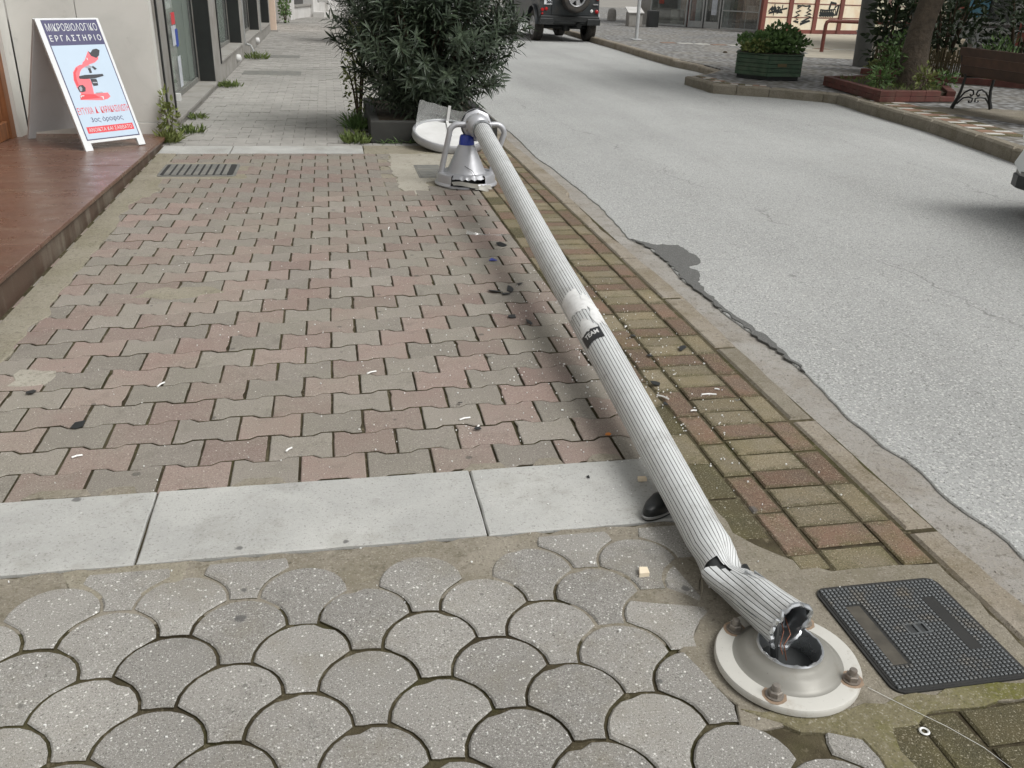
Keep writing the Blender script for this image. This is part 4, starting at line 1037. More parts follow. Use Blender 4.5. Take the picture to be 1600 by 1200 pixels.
# ------------------------------------------------------------------ far side of the street: kerb and pavement
kl = [(8.6, 62), (7.7, 34), (7.12, 24.5), (6.99, 21.5), (6.85, 19.5), (6.76, 17.65), (6.86, 16.6), (6.82, 15.7), (6.3, 14.95), (5.70, 14.26), (5.67, 13.03), (5.96, 12.82), (6.38, 12.6), (6.97, 12.08), (7.08, 11.9), (6.92, 10.6), (6.80, 9.34), (6.60, 8.3), (6.45, 7.55), (6.25, 5), (6.1, 2), (6.05, -6)]
inner = []
for i in range(len(kl)):
    a = Vector(kl[max(0, i - 1)]); b = Vector(kl[i]); c = Vector(kl[min(len(kl) - 1, i + 1)])
    n1 = (b - a) if i else (c - b); n2 = (c - b) if i < len(kl) - 1 else (b - a)
    n1 = Vector((-n1.y, n1.x)).normalized(); n2 = Vector((-n2.y, n2.x)).normalized(); m = (n1 + n2).normalized(); inner.append(b + m * (.16 / max(.55, m.dot(n1))))
rpav = struct(MB().prism([tuple(p) for p in inner] + [(60, -6), (60, 62)], -.2, RP - .012).build('pavement_opposite', M['cobbles']))
def lowered(y): return -.05 * max(0, 1 - abs(y - 16.0) / 2.2) if y > 14.6 else 0
for i in range(len(kl) - 1):
    L = (Vector(kl[i + 1]) - Vector(kl[i])).length; nseg = max(1, round(L / .8)) if kl[i][1] < 26 else 1
    for j in range(nseg):
        t0, t1 = j / nseg, (j + 1) / nseg; g = .004 / max(.3, L)
        o0 = Vector(kl[i]).lerp(Vector(kl[i + 1]), t0 + g); o1 = Vector(kl[i]).lerp(Vector(kl[i + 1]), t1 - g)
        i0 = inner[i].lerp(inner[i + 1], t0 + g); i1 = inner[i].lerp(inner[i + 1], t1 - g); zt = RP + U(-.006, .004) + lowered(o0.y)
        pl = [tuple(o0), tuple(o0.lerp(o1, .33) + Vector((U(-.012, .012), 0))), tuple(o0.lerp(o1, .66) + Vector((U(-.012, .012), 0))), tuple(o1), tuple(i1), tuple(i0)]
        MB().prism(pl, -.2, zt, .022).build('kerbstone', M['kerb_dark'] if o0.y < 14.9 else M['kerb'], rpav)
# brick-and-slab border along that kerb
def border(i, d0, d1, alt):
    a, b = Vector(kl[i]), Vector(kl[i + 1]); L = (b - a).length; dr = (b - a).normalized(); nn = Vector((-dr.y, dr.x)); nn = nn if nn.dot(inner[i] - a) > 0 else -nn
    k = int(L / .105)
    for j in range(k):
        for q, (e0, e1) in enumerate(((d0, (d0 + d1) / 2), ((d0 + d1) / 2, d1))):
            s0, s1 = j * .105 + .004, (j + 1) * .105 - .004
            p = [a + dr * s0 + nn * (e0 + .004), a + dr * s1 + nn * (e0 + .004), a + dr * s1 + nn * (e1 - .004), a + dr * s0 + nn * (e1 - .004)]
            pale = (j + q * 2 + alt) % 4 == 0
            MB().prism([tuple(x) for x in p], 0, RP + U(-.008, -.003), .003, bottom=False).build('brick', M['slab_pale'] if pale else M['slab_red'] if (j // 2) % 2 else M['brick_dark'], rpav)
for i in (14, 15, 16): border(i, .18, .58, i)
for i in (9, 10, 11): border(i, .18, .40, i)
for j in range(16):
    x = 8.55 + .42 * j; y = 23.2 - .12 * j; MB().prism([(x, y), (x + .38, y - .02), (x + .40, y + .26), (x + .02, y + .28)], 0, RP - .004, .003).build('slab', M['slab_pale' if j % 3 else 'slab_red'], rpav)
for j in range(14):
    x = 8.9 + .40 * j; y = 17.0 + .02 * j
    if j < 4: continue
    MB().prism([(x, y), (x + .36, y), (x + .37, y + .2), (x + .01, y + .2)], 0, RP - .004, .003).build('slab', M['slab_pale' if j % 2 else 'slab_red'], rpav)
MB().prism(rough_poly([(10.5, 19.2), (13, 18.2), (21, 20), (24, 31), (15.0, 30.6), (14.2, 29), (12.6, 24)], .15, .6, 3), 0, RP - .009).build('dirt_patch', M['pale_dust'], rpav)
MB().prism(rough_poly([(7.15, 10.9), (8.2, 8.5), (10, 8), (14, 10), (13, 12), (8.9, 10.3)], .1, .4, 8), 0, RP - .010).build('dirt_patch', M['mortar_brown'], rpav)

# ------------------------------------------------------------------ leaves
def leaf(mb, p, d, up, L, w, droop=.25, fold=.25):
    d = d.normalized(); s = d.cross(up)
    if s.length < 1e-3: s = Vector((1, 0, 0))
    s.normalize(); nrm = s.cross(d)
    def pt(t, k): return p + d * (L * t) - nrm * (L * droop * t * t) + s * (k * w) + nrm * (abs(k) * w * fold)
    mb.add([pt(0, 0), pt(.3, -.42), pt(.3, .42), pt(.65, -.36), pt(.65, .36), pt(1, 0), pt(.45, 0)],
           [(0, 2, 6), (0, 6, 1), (1, 6, 3), (6, 2, 4), (6, 4, 5), (6, 5, 3)])
def rdir(rs):
    while True:
        v = Vector((rs.uniform(-1, 1), rs.uniform(-1, 1), rs.uniform(-1, 1)))
        if .05 < v.length < 1: return v.normalized()

def oleander(name, loc, rad, hgt, ntwig, seed, label, near_n=0, group=None, low=.28):
    rs = random.Random(seed); root = tag(empty(name, loc), label, 'bush', group)
    leaves = []; stems = MB(); tips = []
    while len(tips) < ntwig:
        v = rdir(rs); q = rs.random() ** .33; z0 = hgt * (.5 + .5 * v.z * q)
        wz = min(1, .86 + .7 * z0 / hgt)
        p = Vector((v.x * rad[0] * q * 1.15 * wz, v.y * rad[1] * q * 1.1 * wz, z0))
        lump = 1 + .22 * mnoise.noise(Vector((v.x * 2.1, v.y * 2.1, v.z * 2.1 + seed)))
        p = Vector((p.x * lump, p.y * lump, p.z))
        if p.z < low and rs.random() < .8 and math.hypot(p.x / rad[0], p.y / rad[1]) < .45: continue
        if p.z < .10 + .5 * max(0, .5 - math.hypot(p.x / rad[0], p.y / rad[1])) and p.y > -.3: continue
        if p.z < .14: continue
        tips.append((p, q))
    for (p, q) in tips:
        b = Vector((p.x * .25, p.y * .25, max(.15, p.z * .25)))
        d = (p - Vector((0, 0, hgt * .22))); d.normalize(); d = (d + Vector((0, 0, .35)) + rdir(rs) * .35).normalized()
        L = rs.uniform(.16, .30); a = p - d * L * .5
        if rs.random() < .25: stems.tube([b, b.lerp(a, .5) + Vector((0, 0, -.04)), a, p + d * L * .4], [.007, .005, .003, .002], 4, caps=False)
        n = rs.randint(6, 9)
        for k in range(n):
            t = k / (n - 1); c = a + d * (L * t); base = rs.uniform(0, 6.28); up0 = d.cross(Vector((0, 0, 1)));
            if up0.length < .1: up0 = Vector((1, 0, 0))
            up0.normalize(); v0 = d.cross(up0)
            for m in range(3):
                an = base + m * 2.094; o = up0 * math.cos(an) + v0 * math.sin(an)
                ld = (o * (1.0 - .35 * t) + d * (.35 + .45 * t) + Vector((0, 0, -.15))).normalized()
                leaves.append((c, ld, d, rs.uniform(.09, .145), rs.uniform(.018, .026), rs.uniform(.05, .5)))
    for k in range(9):
        an = k * .7; e = Vector((math.cos(an) * rad[0] * .55, math.sin(an) * rad[1] * .55, hgt * rs.uniform(.4, .7)))
        sm = MB(); sm.tube([(math.cos(an) * .10, math.sin(an) * .10, 0), e * .35 + Vector((0, 0, .05)), e], [.016, .012, .006], 6, caps=False); sm.build('stem', M['stem'], root, smooth=True)
    stems.build('twigs', M['stem'], root, kind='stuff')
    if near_n:
        cl = Vector((0, 0, CAMH)) - Vector(loc)
        leaves.sort(key=lambda l: (l[0] - cl).length if l[0].z < 1.2 else 99)
    shared = None
    if near_n:
        mb = MB(); leaf(mb, Vector((0, 0, 0)), Vector((0, 1, 0)), Vector((0, 0, 1)), 1, .19, .25)
        shared = mb.build('tmp', M['oleander'])
    fol = MB()
    for i, (c, ld, d, L, w, dr) in enumerate(leaves):
        if i < near_n:
            o = bpy.data.objects.new('leaf', shared.data); COL.objects.link(o); o.parent = root
            s = ld.cross(d); s = s.normalized() if s.length > .01 else Vector((1, 0, 0)); nn = s.cross(ld)
            o.matrix_local = Matrix.Translation(c) @ Matrix((s, ld, nn)).transposed().to_4x4() @ Matrix.Scale(L, 4)
        else: leaf(fol, c, ld, d, L, w, dr)
    fol.build('foliage', M['oleander'], root, kind='stuff')
    if shared: bpy.data.objects.remove(shared)
    return root
oleander('oleander_bush', (.93, 8.70, .06), (.68, .64), 2.0, 800, 3, 'large dark green oleander bush in the planter behind the fallen lamp head', 290)
oleander('oleander_bush', (.95, 21.5, 0), (.8, .8), 2.0, 260, 9, 'smaller oleander bush farther up the pavement, left of the big bush', 0, low=.2)
# second plant with lighter leaves growing at the left flank
def leafy(name, loc, rad, h, n, L, w, m, seed, label, cat='plant', group=None, ground=True, stems=6):
    rs = random.Random(seed); root = tag(empty(name, loc), label, cat, group); mb = MB()
    for _ in range(n):
        v = rdir(rs); q = rs.random() ** .4; lump = 1 + .35 * mnoise.noise(Vector((v.x * 1.9, v.y * 1.9, v.z * 1.9 + seed)))
        p = Vector((v.x * rad[0] * q * lump, v.y * rad[1] * q * lump, h * .5 + v.z * h * .5 * q * lump))
        if p.z < .01: p.z = abs(p.z) * .5 + .005
        leaf(mb, p, (v + rdir(rs) * .9 + Vector((0, 0, .2))), rdir(rs), L * rs.uniform(.6, 1.3), w * rs.uniform(.7, 1.3), .3)
    mb.build('foliage', M[m], root, kind='stuff')
    for k in range(stems):
        an = 6.28 * k / stems; sm = MB(); e = Vector((math.cos(an) * rad[0] * .6, math.sin(an) * rad[1] * .6, h * rs.uniform(.5, .85)))
        sm.tube([(e.x * .1, e.y * .1, 0), e * .5 + Vector((0, 0, .02)), e], [max(.003, h * .012), max(.003, h * .01), max(.002, h * .005)], 5, caps=False); sm.build('stem', M['stem'], root)
    return root
leafy('shrub', (.28, 9.35, .02), (.16, .35), 1.0, 420, .05, .026, 'leaf_yellow', 5, 'paler yellow-green shrub at the left flank of the oleander bush')
# planter the oleander grows in
pb = tag(empty('planter_box', (.9, 8.95, 0)), 'low dark concrete planter box under the oleander bush', 'planter')
for (x0, y0, x1, y1) in ((-.56, -.86, .58, -.78), (-.56, .78, .58, .86), (-.56, -.778, -.48, .778), (.50, -.778, .58, .778)): MB().bbox(x0, y0, 0, x1, y1, .185, .008).build('side_panel', M['planter_dark'], pb)
MB().box(-.478, -.778, 0, .498, .778, .165).build('soil', M['soil'], pb)

def tuft(name, loc, r, h, n, m, seed, label, group='weeds along the wall and planter', cat='weed'):
    rs = random.Random(seed); mb = MB()
    for _ in range(n):
        a = rs.uniform(0, 6.28); q = rs.random() ** .6; b = Vector((math.cos(a) * r * q, math.sin(a) * r * q, 0)); tipd = Vector((math.cos(a) * q * .8 + rs.uniform(-.4, .4), math.sin(a) * q * .8 + rs.uniform(-.4, .4), 1)).normalized()
        L = h * rs.uniform(.35, 1); w = rs.uniform(.004, .008) if rs.random() < .6 else rs.uniform(.010, .018)
        leaf(mb, b, tipd, rdir(rs), L, w * 2, .45)
    o = mb.build(name, M[m]); o.location = loc; return tag(o, label, cat, None)
tuft('weed', (-1.37, 8.08, 0), .08, .15, 110, 'leaf_yellow', 1, 'tall weed growing at the wall corner by the end of the granite step')
leafy('weed', (-1.365, 8.16, 0), (.07, .09), .42, 130, .05, .028, 'leaf_yellow', 21, 'upright leafy weed climbing the black post at the wall corner', 'weed', stems=3)
tuft('weed', (-1.25, 8.6, 0), .10, .10, 80, 'grass', 2, 'low weed in the pavers just past the wall corner')
tuft('weed', (-1.30, 9.5, 0), .09, .08, 70, 'grass', 3, 'small weed at the wall foot under the first shop window')
tuft('weed', (-1.28, 12.35, 0), .17, .10, 140, 'grass', 4, 'bushy weed tuft below the dark pier between the shop windows')
tuft('weed', (-1.20, 16.6, 0), .18, .16, 130, 'grass', 5, 'weed tuft beside the drain pipe at the wall')
tuft('weed', (.22, 8.12, 0), .13, .12, 190, 'grass', 6, 'mossy grass clump at the front left corner of the planter box')
tuft('weed', (.24, 8.85, 0), .12, .20, 150, 'leaf_mid', 7, 'green weed clump along the left side of the planter box')
rs = random.Random(4)
mb = MB()
for _ in range(140):
    x, y = rs.uniform(.36, 1.4), rs.uniform(8.0, 8.1); leaf(mb, Vector((x, y, .004)), Vector((rs.uniform(-1, 1), rs.uniform(-1, 1), rs.uniform(.1, .8))), Vector((0, 0, 1)), rs.uniform(.03, .09), .012, .2)
mb.build('ground_weeds', M['leaf_mid'], kind='stuff')
leafy('vine', (-1.22, 29.5, 0), (.18, .5), .95, 260, .09, .06, 'leaf_mid', 8, 'green vine at the foot of the peach wall corner')

# ------------------------------------------------------------------ buildings up the street
pe = tag(empty('peach_building', (-1.4, 27, 0)), 'peach rendered building corner beyond the dark shop windows', 'building')
MB().box(-6, -2.0, -.05, .12, -1.6, 4.5).build('corner_pillar', M['wall_peach'], pe); MB().box(-6, -1.598, -.05, -.06, 1.8, 4.5).build('wall', M['wall_peach'], pe)
MB().box(-.10, -2.06, -.02, .17, -1.58, .03).build('plinth', M['wall_grey'], pe)
wb = tag(empty('white_building', (-1.25, 31.6, 0), 0), 'white marble clad building closing the view at the end of the pavement', 'building')
wa = math.atan2(39.1 - 31.6, .47 + 1.25)
fl = empty('facade', (0, 0, 0), wa); fl.parent = wb
def WBX(x0, z0, x1, z1, d0, d1, m, name, lab=None): return MB().box(x0, d0, z0, x1, d1, z1).build(name, M[m], fl)
# local x runs along the facade (up the street), y to the left of it
WBX(0, -.05, .55, 4.2, -.12, 1, 'wall_white', 'pillar'); WBX(.552, -.05, 3.2, .36, 0, 1, 'wall_white', 'parapet'); WBX(.552, .362, 3.2, .41, -.05, .3, 'wall_grey', 'sill')
WBX(.552, 2.0, 12, 4.2, .02, 1, 'wall_white', 'upper_wall'); WBX(.56, .411, 3.19, 1.99, .25, .28, 'car_glass', 'window_pane'); WBX(1.6, .41, 1.66, 1.99, .2, .248, 'alu_frame', 'mullion')
for k in range(4):
    x = 3.202 + 2.3 * k; WBX(x, -.05, x + .7, 2.0, -.10, 1, 'wall_white', 'pillar'); WBX(x - .1, -.05, x + .9, .16 + .02 * k, -.5, -.101, 'wall_white', 'step')
    WBX(x + .702, -.05, x + 2.298, .42, 0, 1, 'wall_white', 'parapet'); WBX(x + .71, .421, x + 2.29, 1.99, .25, .28, 'car_glass' if k % 2 else 'interior', 'window_pane')
WBX(-.02, .62, .57, .66, -.14, -.121, 'wall_grey', 'band')

# shop across the street
sh = tag(empty('corner_shop', (12.2, 34.8, RP)), 'corner shop across the street with aluminium framed glass doors and dark windows', 'building')
sa = math.atan2(31.2 - 34.8, 15.0 - 12.2); sf = empty('shopfront', (0, 0, 0), sa); sf.parent = sh
LEN = math.hypot(2.8, 3.6)
def SHB(x0, z0, x1, z1, d0, d1, m, name): return MB().box(x0, d0, z0, x1, d1, z1).build(name, M[m], sf)
# facade faces local -y
SHB(-.5, 2.9, LEN + .8, 5, -.02, 4, 'wall_grey', 'upper_wall'); SHB(-.5, -.06, -.01, 2.898, 0, 4, 'wall_grey', 'wall'); SHB(LEN + .02, -.06, LEN + .8, 2.898, 0, 4, 'wood', 'side_post')
for (x0, x1) in ((0, 1.62), (1.70, 2.32), (2.38, 3.0), (3.06, LEN)):
    dr = 1.6 < x0 < 2.9
    SHB(x0 + .05, .06 if not dr else .22, x1 - .05, 2.82, .03, .04, 'shop_glass', 'pane')
    for (a, b) in ((x0, x0 + .05), (x1 - .05, x1)): SHB(a, 0, b, 2.898, -.01, .06, 'alu_frame', 'frame')
    SHB(x0 + .051, 0, x1 - .051, .06 if not dr else .22, -.005, .055, 'alu_frame', 'door_kick_plate' if dr else 'frame'); SHB(x0 + .051, 2.82, x1 - .051, 2.896, -.005, .055, 'alu_frame', 'frame')
SHB(3.06 + .05, .60, LEN - .05, .64, .0, .028, 'alu_frame', 'frame')
SHB(0, -.02, LEN, -.001, -.1, 3.9, 'interior_dark', 'shop_floor'); SHB(0, 0, LEN, 2.89, 3.0, 3.1, 'interior_dark', 'back_wall')
rs = random.Random(3)
for k in range(16):
    x = rs.uniform(.2, LEN - .4); d = rs.uniform(.4, 1.6); h = rs.uniform(.3, 1.5); SHB(x, 0, x + rs.uniform(.15, .4), h, d, d + .3, rs.choice(['poster_a', 'interior', 'wood', 'wall_grey', 'poster_b', 'interior_dark']), 'shop_goods')
for (x, m_, z0, z1) in ((.35, 'poster_a', .75, 1.3), (2.62, 'poster_b', .45, 1.1), (2.6, 'print_red', 1.12, 1.3)): SHB(x, z0, x + .22, z1, .02, .028, m_, 'poster')
SHB(2.6, -.06, LEN + .5, .0, -.75, -.02, 'wall_grey', 'threshold_step')
# cream panelled wall with brown-red timbers and spray paint
gw = tag(empty('graffiti_wall', (14.55, 30.0, RP)), 'cream panelled wall with brown-red posts and black spray scribbles', 'wall')
ga = math.atan2(31.4 - 30.0, 19.0 - 14.55); gf = empty('panel_face', (0, 0, 0), ga); gf.parent = gw
def GWB(x0, z0, x1, z1, d0, d1, m, name): return MB().bbox(x0, d0, z0, x1, d1, z1, .006).build(name, M[m], gf)
posts = [0, 1.20, 2.42, 3.66, 4.9, 6.1, 7.3]
for x in posts: GWB(x - .09, -.02, x + .09, 2.2, -.05, .07, 'red_paint', 'post')
for a, b in zip(posts[:-1], posts[1:]):
    for (z0, z1) in ((.12, .50), (.53, .94), (.97, 1.5), (1.53, 2.1)): GWB(a + .092, z0, b - .092, z1, -.01, .05, 'cream_panel', 'wall_panel')
    for z in (.501, .941, 1.501): GWB(a + .092, z, b - .092, z + .028, -.02, .05, 'red_paint', 'rail')
    GWB(a + .092, -.02, b - .092, .118, -.02, .06, 'red_paint', 'base_rail')
GWB(-.1, 2.2, 7.4, 2.3, -.08, .1, 'red_paint', 'cap_rail')
def stroke(pts, w=.028, k_=1.7):
    w *= k_ 
    mb = MB(); mb.tube([(x, -.016, z) for x, z in pts], w / 2, 5)
    for i, p in enumerate(mb.v): mb.v[i] = (p[0], -.012 - .2 * abs(p[1] + .016) - .001, p[2])
    return mb.build('spray_scribble', M['spray_black'], gf)
rs = random.Random(12)
stroke([(.28 + .42 * (k / 30) + .10 * math.sin(k * 2.3), .74 + .11 * math.sin(k * 1.7 + k * .1)) for k in range(31)], .035)
stroke([(.22, .63), (.5, .68), (.85, .66), (.70, .74), (1.05, .80)], .035); stroke([(.45, .56), (.46, .93)], .02); stroke([(.82, .90), (.80, .70)], .025)
stroke([(1.50, .88), (1.75, .90), (1.52, .80), (1.70, .74), (1.48, .68), (1.66, .60), (1.44, .52), (1.62, .46), (1.42, .40), (1.66, .36)], .05)
stroke([(1.72, .90), (1.90, .88), (2.10, .90)], .03)
stroke([(2.12, .90), (2.02, .80), (2.18, .76), (1.98, .68), (2.20, .64), (1.92, .58), (2.22, .54), (1.80, .38), (2.2, .42), (1.75, .30)], .055)
stroke([(2.62 + .7 * k / 24, .66 + .13 * math.sin(k * 2.1)) for k in range(25)], .04); stroke([(2.6, .60), (3.0, .60), (3.4, .62)], .035); stroke([(2.62, .78), (2.9, .76), (3.36, .80), (3.42, .60)], .03)
stroke([(3.06, .14), (3.06, .42), (3.02, .36)], .02); stroke([(3.05, .8), (3.1, 1.02), (3.35, .98), (3.3, .85), (3.5, .95), (3.45, .6)], .06)
# small things standing across the street
t_ = tag(empty('sign_pole', (8.15, 24.16, RP)), 'thin pale metal pole on the far pavement to the right of the jeep', 'pole')
mb = MB(); mb.lathe([(.048, 0), (.048, 2.6), (.0, 2.62)], 16); mb.build('pole', M['pole_light'], t_, smooth=True); MB().prism(rrect(.14, .10, .02), 0, .02, .004).build('base_plate', M['pole_light'], t_)
o = MB().lathe([(.19, 0), (.18, .30), (.15, .42), (.08, .47), (.0, .48)], 16).build('stone_bollard', M['wall_grey'], smooth=True); o.location = (11.55, 37.6, RP); tag(o, 'grey round-topped stone bollard beyond the jeep', 'bollard')
t_ = tag(empty('info_stand', (10.95, 32.8, RP)), 'grey box stand with a slanted pale top on the far pavement', 'stand')
MB().bbox(-.28, -.2, 0, .22, .2, .46, .01).build('body', M['wall_grey'], t_); mb = MB(); mb.prism([(-.34, -.26), (.26, -.26), (.26, .26), (-.34, .26)], 0, .03, .004, 0, xf((0, 0, .52), rx=R(20))); mb.build('top_panel', M['wall_white'], t_)
o = MB().bbox(-.18, -.15, 0, .18, .15, .55, .02).build('litter_bin', M['black_plastic']); o.location = (11.55, 32.6, RP); tag(o, 'dark bin between the grey stand and the shop window', 'bin')
rl = tag(empty('hand_rail', (11.81, 20.93, RP)), 'brown-red tubular railing in front of the graffiti wall', 'railing')
mb = MB(); mb.tube([(0, 0, 0), (0, 0, .60), (.02, 0, .67), (.08, 0, .70), (3.4, .0, .68), (3.46, 0, .65), (3.48, 0, .58), (3.48, 0, 0)], .045, 10); mb.build('rail_tube', M['red_paint'], rl, smooth=True)
o = MB().lathe([(.165, 0), (.16, .4), (.145, 2.0), (.12, 5.2), (.0, 5.21)], 20, mat=Matrix.Rotation(R(-3.2), 4, 'Y')).build('utility_pole', M['pole_dark'], smooth=True); o.location = (10.45, 16.9, RP); tag(o, 'thick dark grey pole leaning slightly beside the tree', 'pole')
o = MB().lathe([(.055, 0), (.05, .02), (.03, .035), (0, .04)], 7).build('stone', M['soil']); o.location = (8.9, 20.0, RP - .01); tag(o, 'small dark lump lying alone on the far cobbles', 'stone')

# octagonal green planter
pc = Vector((7.12, 14.22, RP)); pl = tag(empty('planter', pc), 'dark green slatted wooden planter full of leafy plants on the kerb island', 'planter')
corn = [(.60 * math.cos(R(243 + 60 * i)), .60 * math.sin(R(243 + 60 * i))) for i in range(6)]
for i in range(6):
    a, b = Vector(corn[i]), Vector(corn[(i + 1) % 6]); d = (b - a).normalized(); nn = Vector((-d.y, d.x))
    for k in range(5):
        z = .055 + .063 * k; p = [a + d * .004, b - d * .004, b - d * .004 + nn * .03, a + d * .004 + nn * .03]
        MB().prism([tuple(x) for x in p], z, z + .057, .004).build('slat', M['green_wood'], pl)
MB().prism([(x * 1.03, y * 1.03) for x, y in corn], .371, .388, .004).build('top_rim', M['green_wood'], pl)
MB().prism([(x * .93, y * .93) for x, y in corn], 0, .054).build('base', M['black_plastic'], pl)
MB().prism([(x * .92, y * .92) for x, y in corn], .0545, .370).build('liner', M['planter_dark'], pl)
mb = MB(); mb.prism([(x * .94, y * .94) for x, y in corn], .372, .391); mb.build('soil', M['soil'], pl)
MB().box(-.0, -.005, .0, .16, .0, .05).build('paint_mark', M['cane'], pl).matrix_local = Matrix.Translation((corn[0][0] * .75 + corn[1][0] * .25 + .01, corn[0][1] * .75 + corn[1][1] * .25 - .008, .20)) @ Matrix.Rotation(math.atan2(corn[1][1] - corn[0][1], corn[1][0] - corn[0][0]), 4, 'Z')
leafy('geranium', pc + Vector((0, .0, .37)), (.56, .54), .32, 1500, .07, .06, 'leaf_mid', 31, 'leafy green plants overflowing the green slatted planter', 'plant')
leafy('geranium', pc + Vector((.18, .1, .50)), (.28, .28), .32, 420, .07, .06, 'leaf_mid', 32, 'taller clump of leaves rising at the right of the green planter', 'plant')
leafy('geranium', pc + Vector((-.36, -.2, .37)), (.22, .26), .22, 260, .06, .05, 'leaf_yellow', 33, 'yellower leaves spilling over the left rim of the green planter', 'plant')

# tree in its raised brick bed
tb = tag(empty('tree_bed', (8.1, 12.1, RP)), 'raised triangular bed edged in brown-red painted brick round the leaning tree', 'tree bed')
bp = [(-.70, .62), (-.90, -1.10), (.30, -1.0), (1.05, .10), (.05, 1.15)]
bp = [(-.62, .95), (-.92, -1.08), (.28, -.98), (1.02, .35), (.4, 1.25)]
for i in range(5):
    a, b = Vector(bp[i]), Vector(bp[(i + 1) % 5]); L = (b - a).length; d = (b - a) / L; nn = Vector((-d.y, d.x)); k = max(1, round(L / .22))
    for j in range(k):
        p = [a + d * (L * j / k + .003), a + d * (L * (j + 1) / k - .003), a + d * (L * (j + 1) / k - .003) + nn * .11, a + d * (L * j / k + .003) + nn * .11]
        for z in (0, .07):
            if z and i == 1 and j == k - 1: continue
            MB().prism([tuple(x) for x in p], z + .001, z + .068 + U(-.003, .002), .005).build('brick', M['red_brick'], tb)
MB().prism([(x * .86, y * .86) for x, y in bp], 0, .10).build('soil', M['soil'], tb)
tr = tag(empty('tree', (8.30, 12.05, RP + .1)), 'rough barked tree leaning right behind the park bench', 'tree')
tp = [(0, 0, -.12), (0, 0, .1), (-.02, .02, .45), (-.01, .02, .75), (.04, .03, 1.0), (.11, .05, 1.25), (.25, .12, 1.8), (.45, .2, 2.5), (.6, .25, 3.1)]
v_ = MB(); v_.tube(tp, [.26, .22, .18, .165, .16, .165, .16, .13, .09], 18)
for i, q in enumerate(v_.v):
    k = .020 * mnoise.noise(Vector(q) * 6) + .012 * mnoise.noise(Vector(q) * 17); ax = Vector((q[0], q[1], 0)).normalized() if (q[0] or q[1]) else Vector(); v_.v[i] = tuple(Vector(q) + ax * k)
v_.build('trunk', M['bark'], tr, smooth=True)
rs = random.Random(6); crown = MB()
for k in range(9):
    a = k * .7; e = Vector((.55 + math.cos(a) * 1.7, .25 + math.sin(a) * 1.7, 3.0 + rs.uniform(0, 1.2))); mb = MB(); mb.tube([(.4 + .02 * k, .2, 2.3 + .08 * k), (.5 + math.cos(a) * .8, .2 + math.sin(a) * .8, 2.9), e], [.07, .045, .02], 7, caps=False); mb.build('branch', M['bark'], tr, smooth=True)
for _ in range(11000):
    v = rdir(rs); q = rs.random() ** .4; lump = 1 + .4 * mnoise.noise(Vector((v.x * 2, v.y * 2, v.z * 2))); p = Vector((.7 + v.x * 2.5 * q * lump, .6 + v.y * 2.6 * q * lump, 3.3 + v.z * 1.35 * q * lump))
    if p.z < 1.7: continue
    leaf(crown, p, v + rdir(rs) + Vector((0, 0, -.5)), rdir(rs), rs.uniform(.12, .22), rs.uniform(.06, .10), .3)
crown.build('crown', M['leaf_dark'], tr, kind='stuff')
for (x, y, z, r_, h, n, m_, sd_, lb) in ((7.60, 11.75, RP + .09, .16, .30, 120, 'leaf_mid', 41, 'small leafy plant near the front corner of the raised tree bed'), (7.95, 12.1, RP + .09, .2, .48, 120, 'leaf_mid', 42, 'taller leafy plant left of the leaning tree trunk'),
                             (8.15, 11.55, RP + .09, .14, .34, 90, 'leaf_yellow', 43, 'yellowish spiky plant directly in front of the tree trunk'), (8.75, 11.9, RP + .09, .15, .22, 80, 'leaf_mid', 44, 'low plant right of the tree trunk in the raised bed')):
    leafy('plant', (x, y, z), (r_, r_), h, n, .09, .035, m_, sd_, lb)
mb = MB(); rs = random.Random(9)
for _ in range(900):
    x, y = rs.uniform(-.9, 1.0), rs.uniform(-1.05, 1.2)
    if not inside((x, y), [(a * .85, b * .85) for a, b in bp]): continue
    leaf(mb, Vector((x, y, .1)), Vector((rs.uniform(-.7, .7), rs.uniform(-.7, .7), 1)), rdir(rs), rs.uniform(.04, .12), .012, .4)
o = mb.build('bed_grass', M['grass'], kind='stuff'); o.location = (8.1, 12.1, RP)

# cane fence with shrubs behind it
cf = tag(empty('cane_fence', (9.75, 15.4, RP)), 'low fence of split canes behind the leaning tree', 'fence')
for a, b in (((0, 0), (.75, -1.3)), ((.75, -1.3), (1.9, -2.5))):
    a, b = Vector(a), Vector(b); L = (b - a).length; k = int(L / .035); rs = random.Random(2); mb = MB()
    for j in range(k):
        p = a.lerp(b, (j + .5) / k); h = rs.uniform(.40, .52); mb.tube([(p.x, p.y, 0), (p.x + rs.uniform(-.01, .01), p.y, h)], .013, 5)
    mb.build('canes', M['cane'], cf, kind='stuff')
    mb = MB(); mb.tube([tuple(a) + (.3,), tuple(b) + (.3,)], .012, 5); mb.build('tie_rail', M['cane'], cf)
be = tag(empty('bed_edging', (9.6, 15.2, RP)), 'low brown-red brick edging along the foot of the cane fence', 'edging')
for j in range(17):
    a = Vector((0, 0)).lerp(Vector((.75, -1.3)), j / 7) if j < 7 else Vector((.75, -1.3)).lerp(Vector((1.95, -2.6)), (j - 7) / 10)
    MB().bbox(-.05, -.10, 0, .05, .10, .10 + U(-.01, .01), .006).build('brick', M['red_brick'], be).matrix_local = Matrix.Translation((a.x - .12, a.y - .1, 0)) @ Matrix.Rotation(R(30 if j < 7 else 45), 4, 'Z')
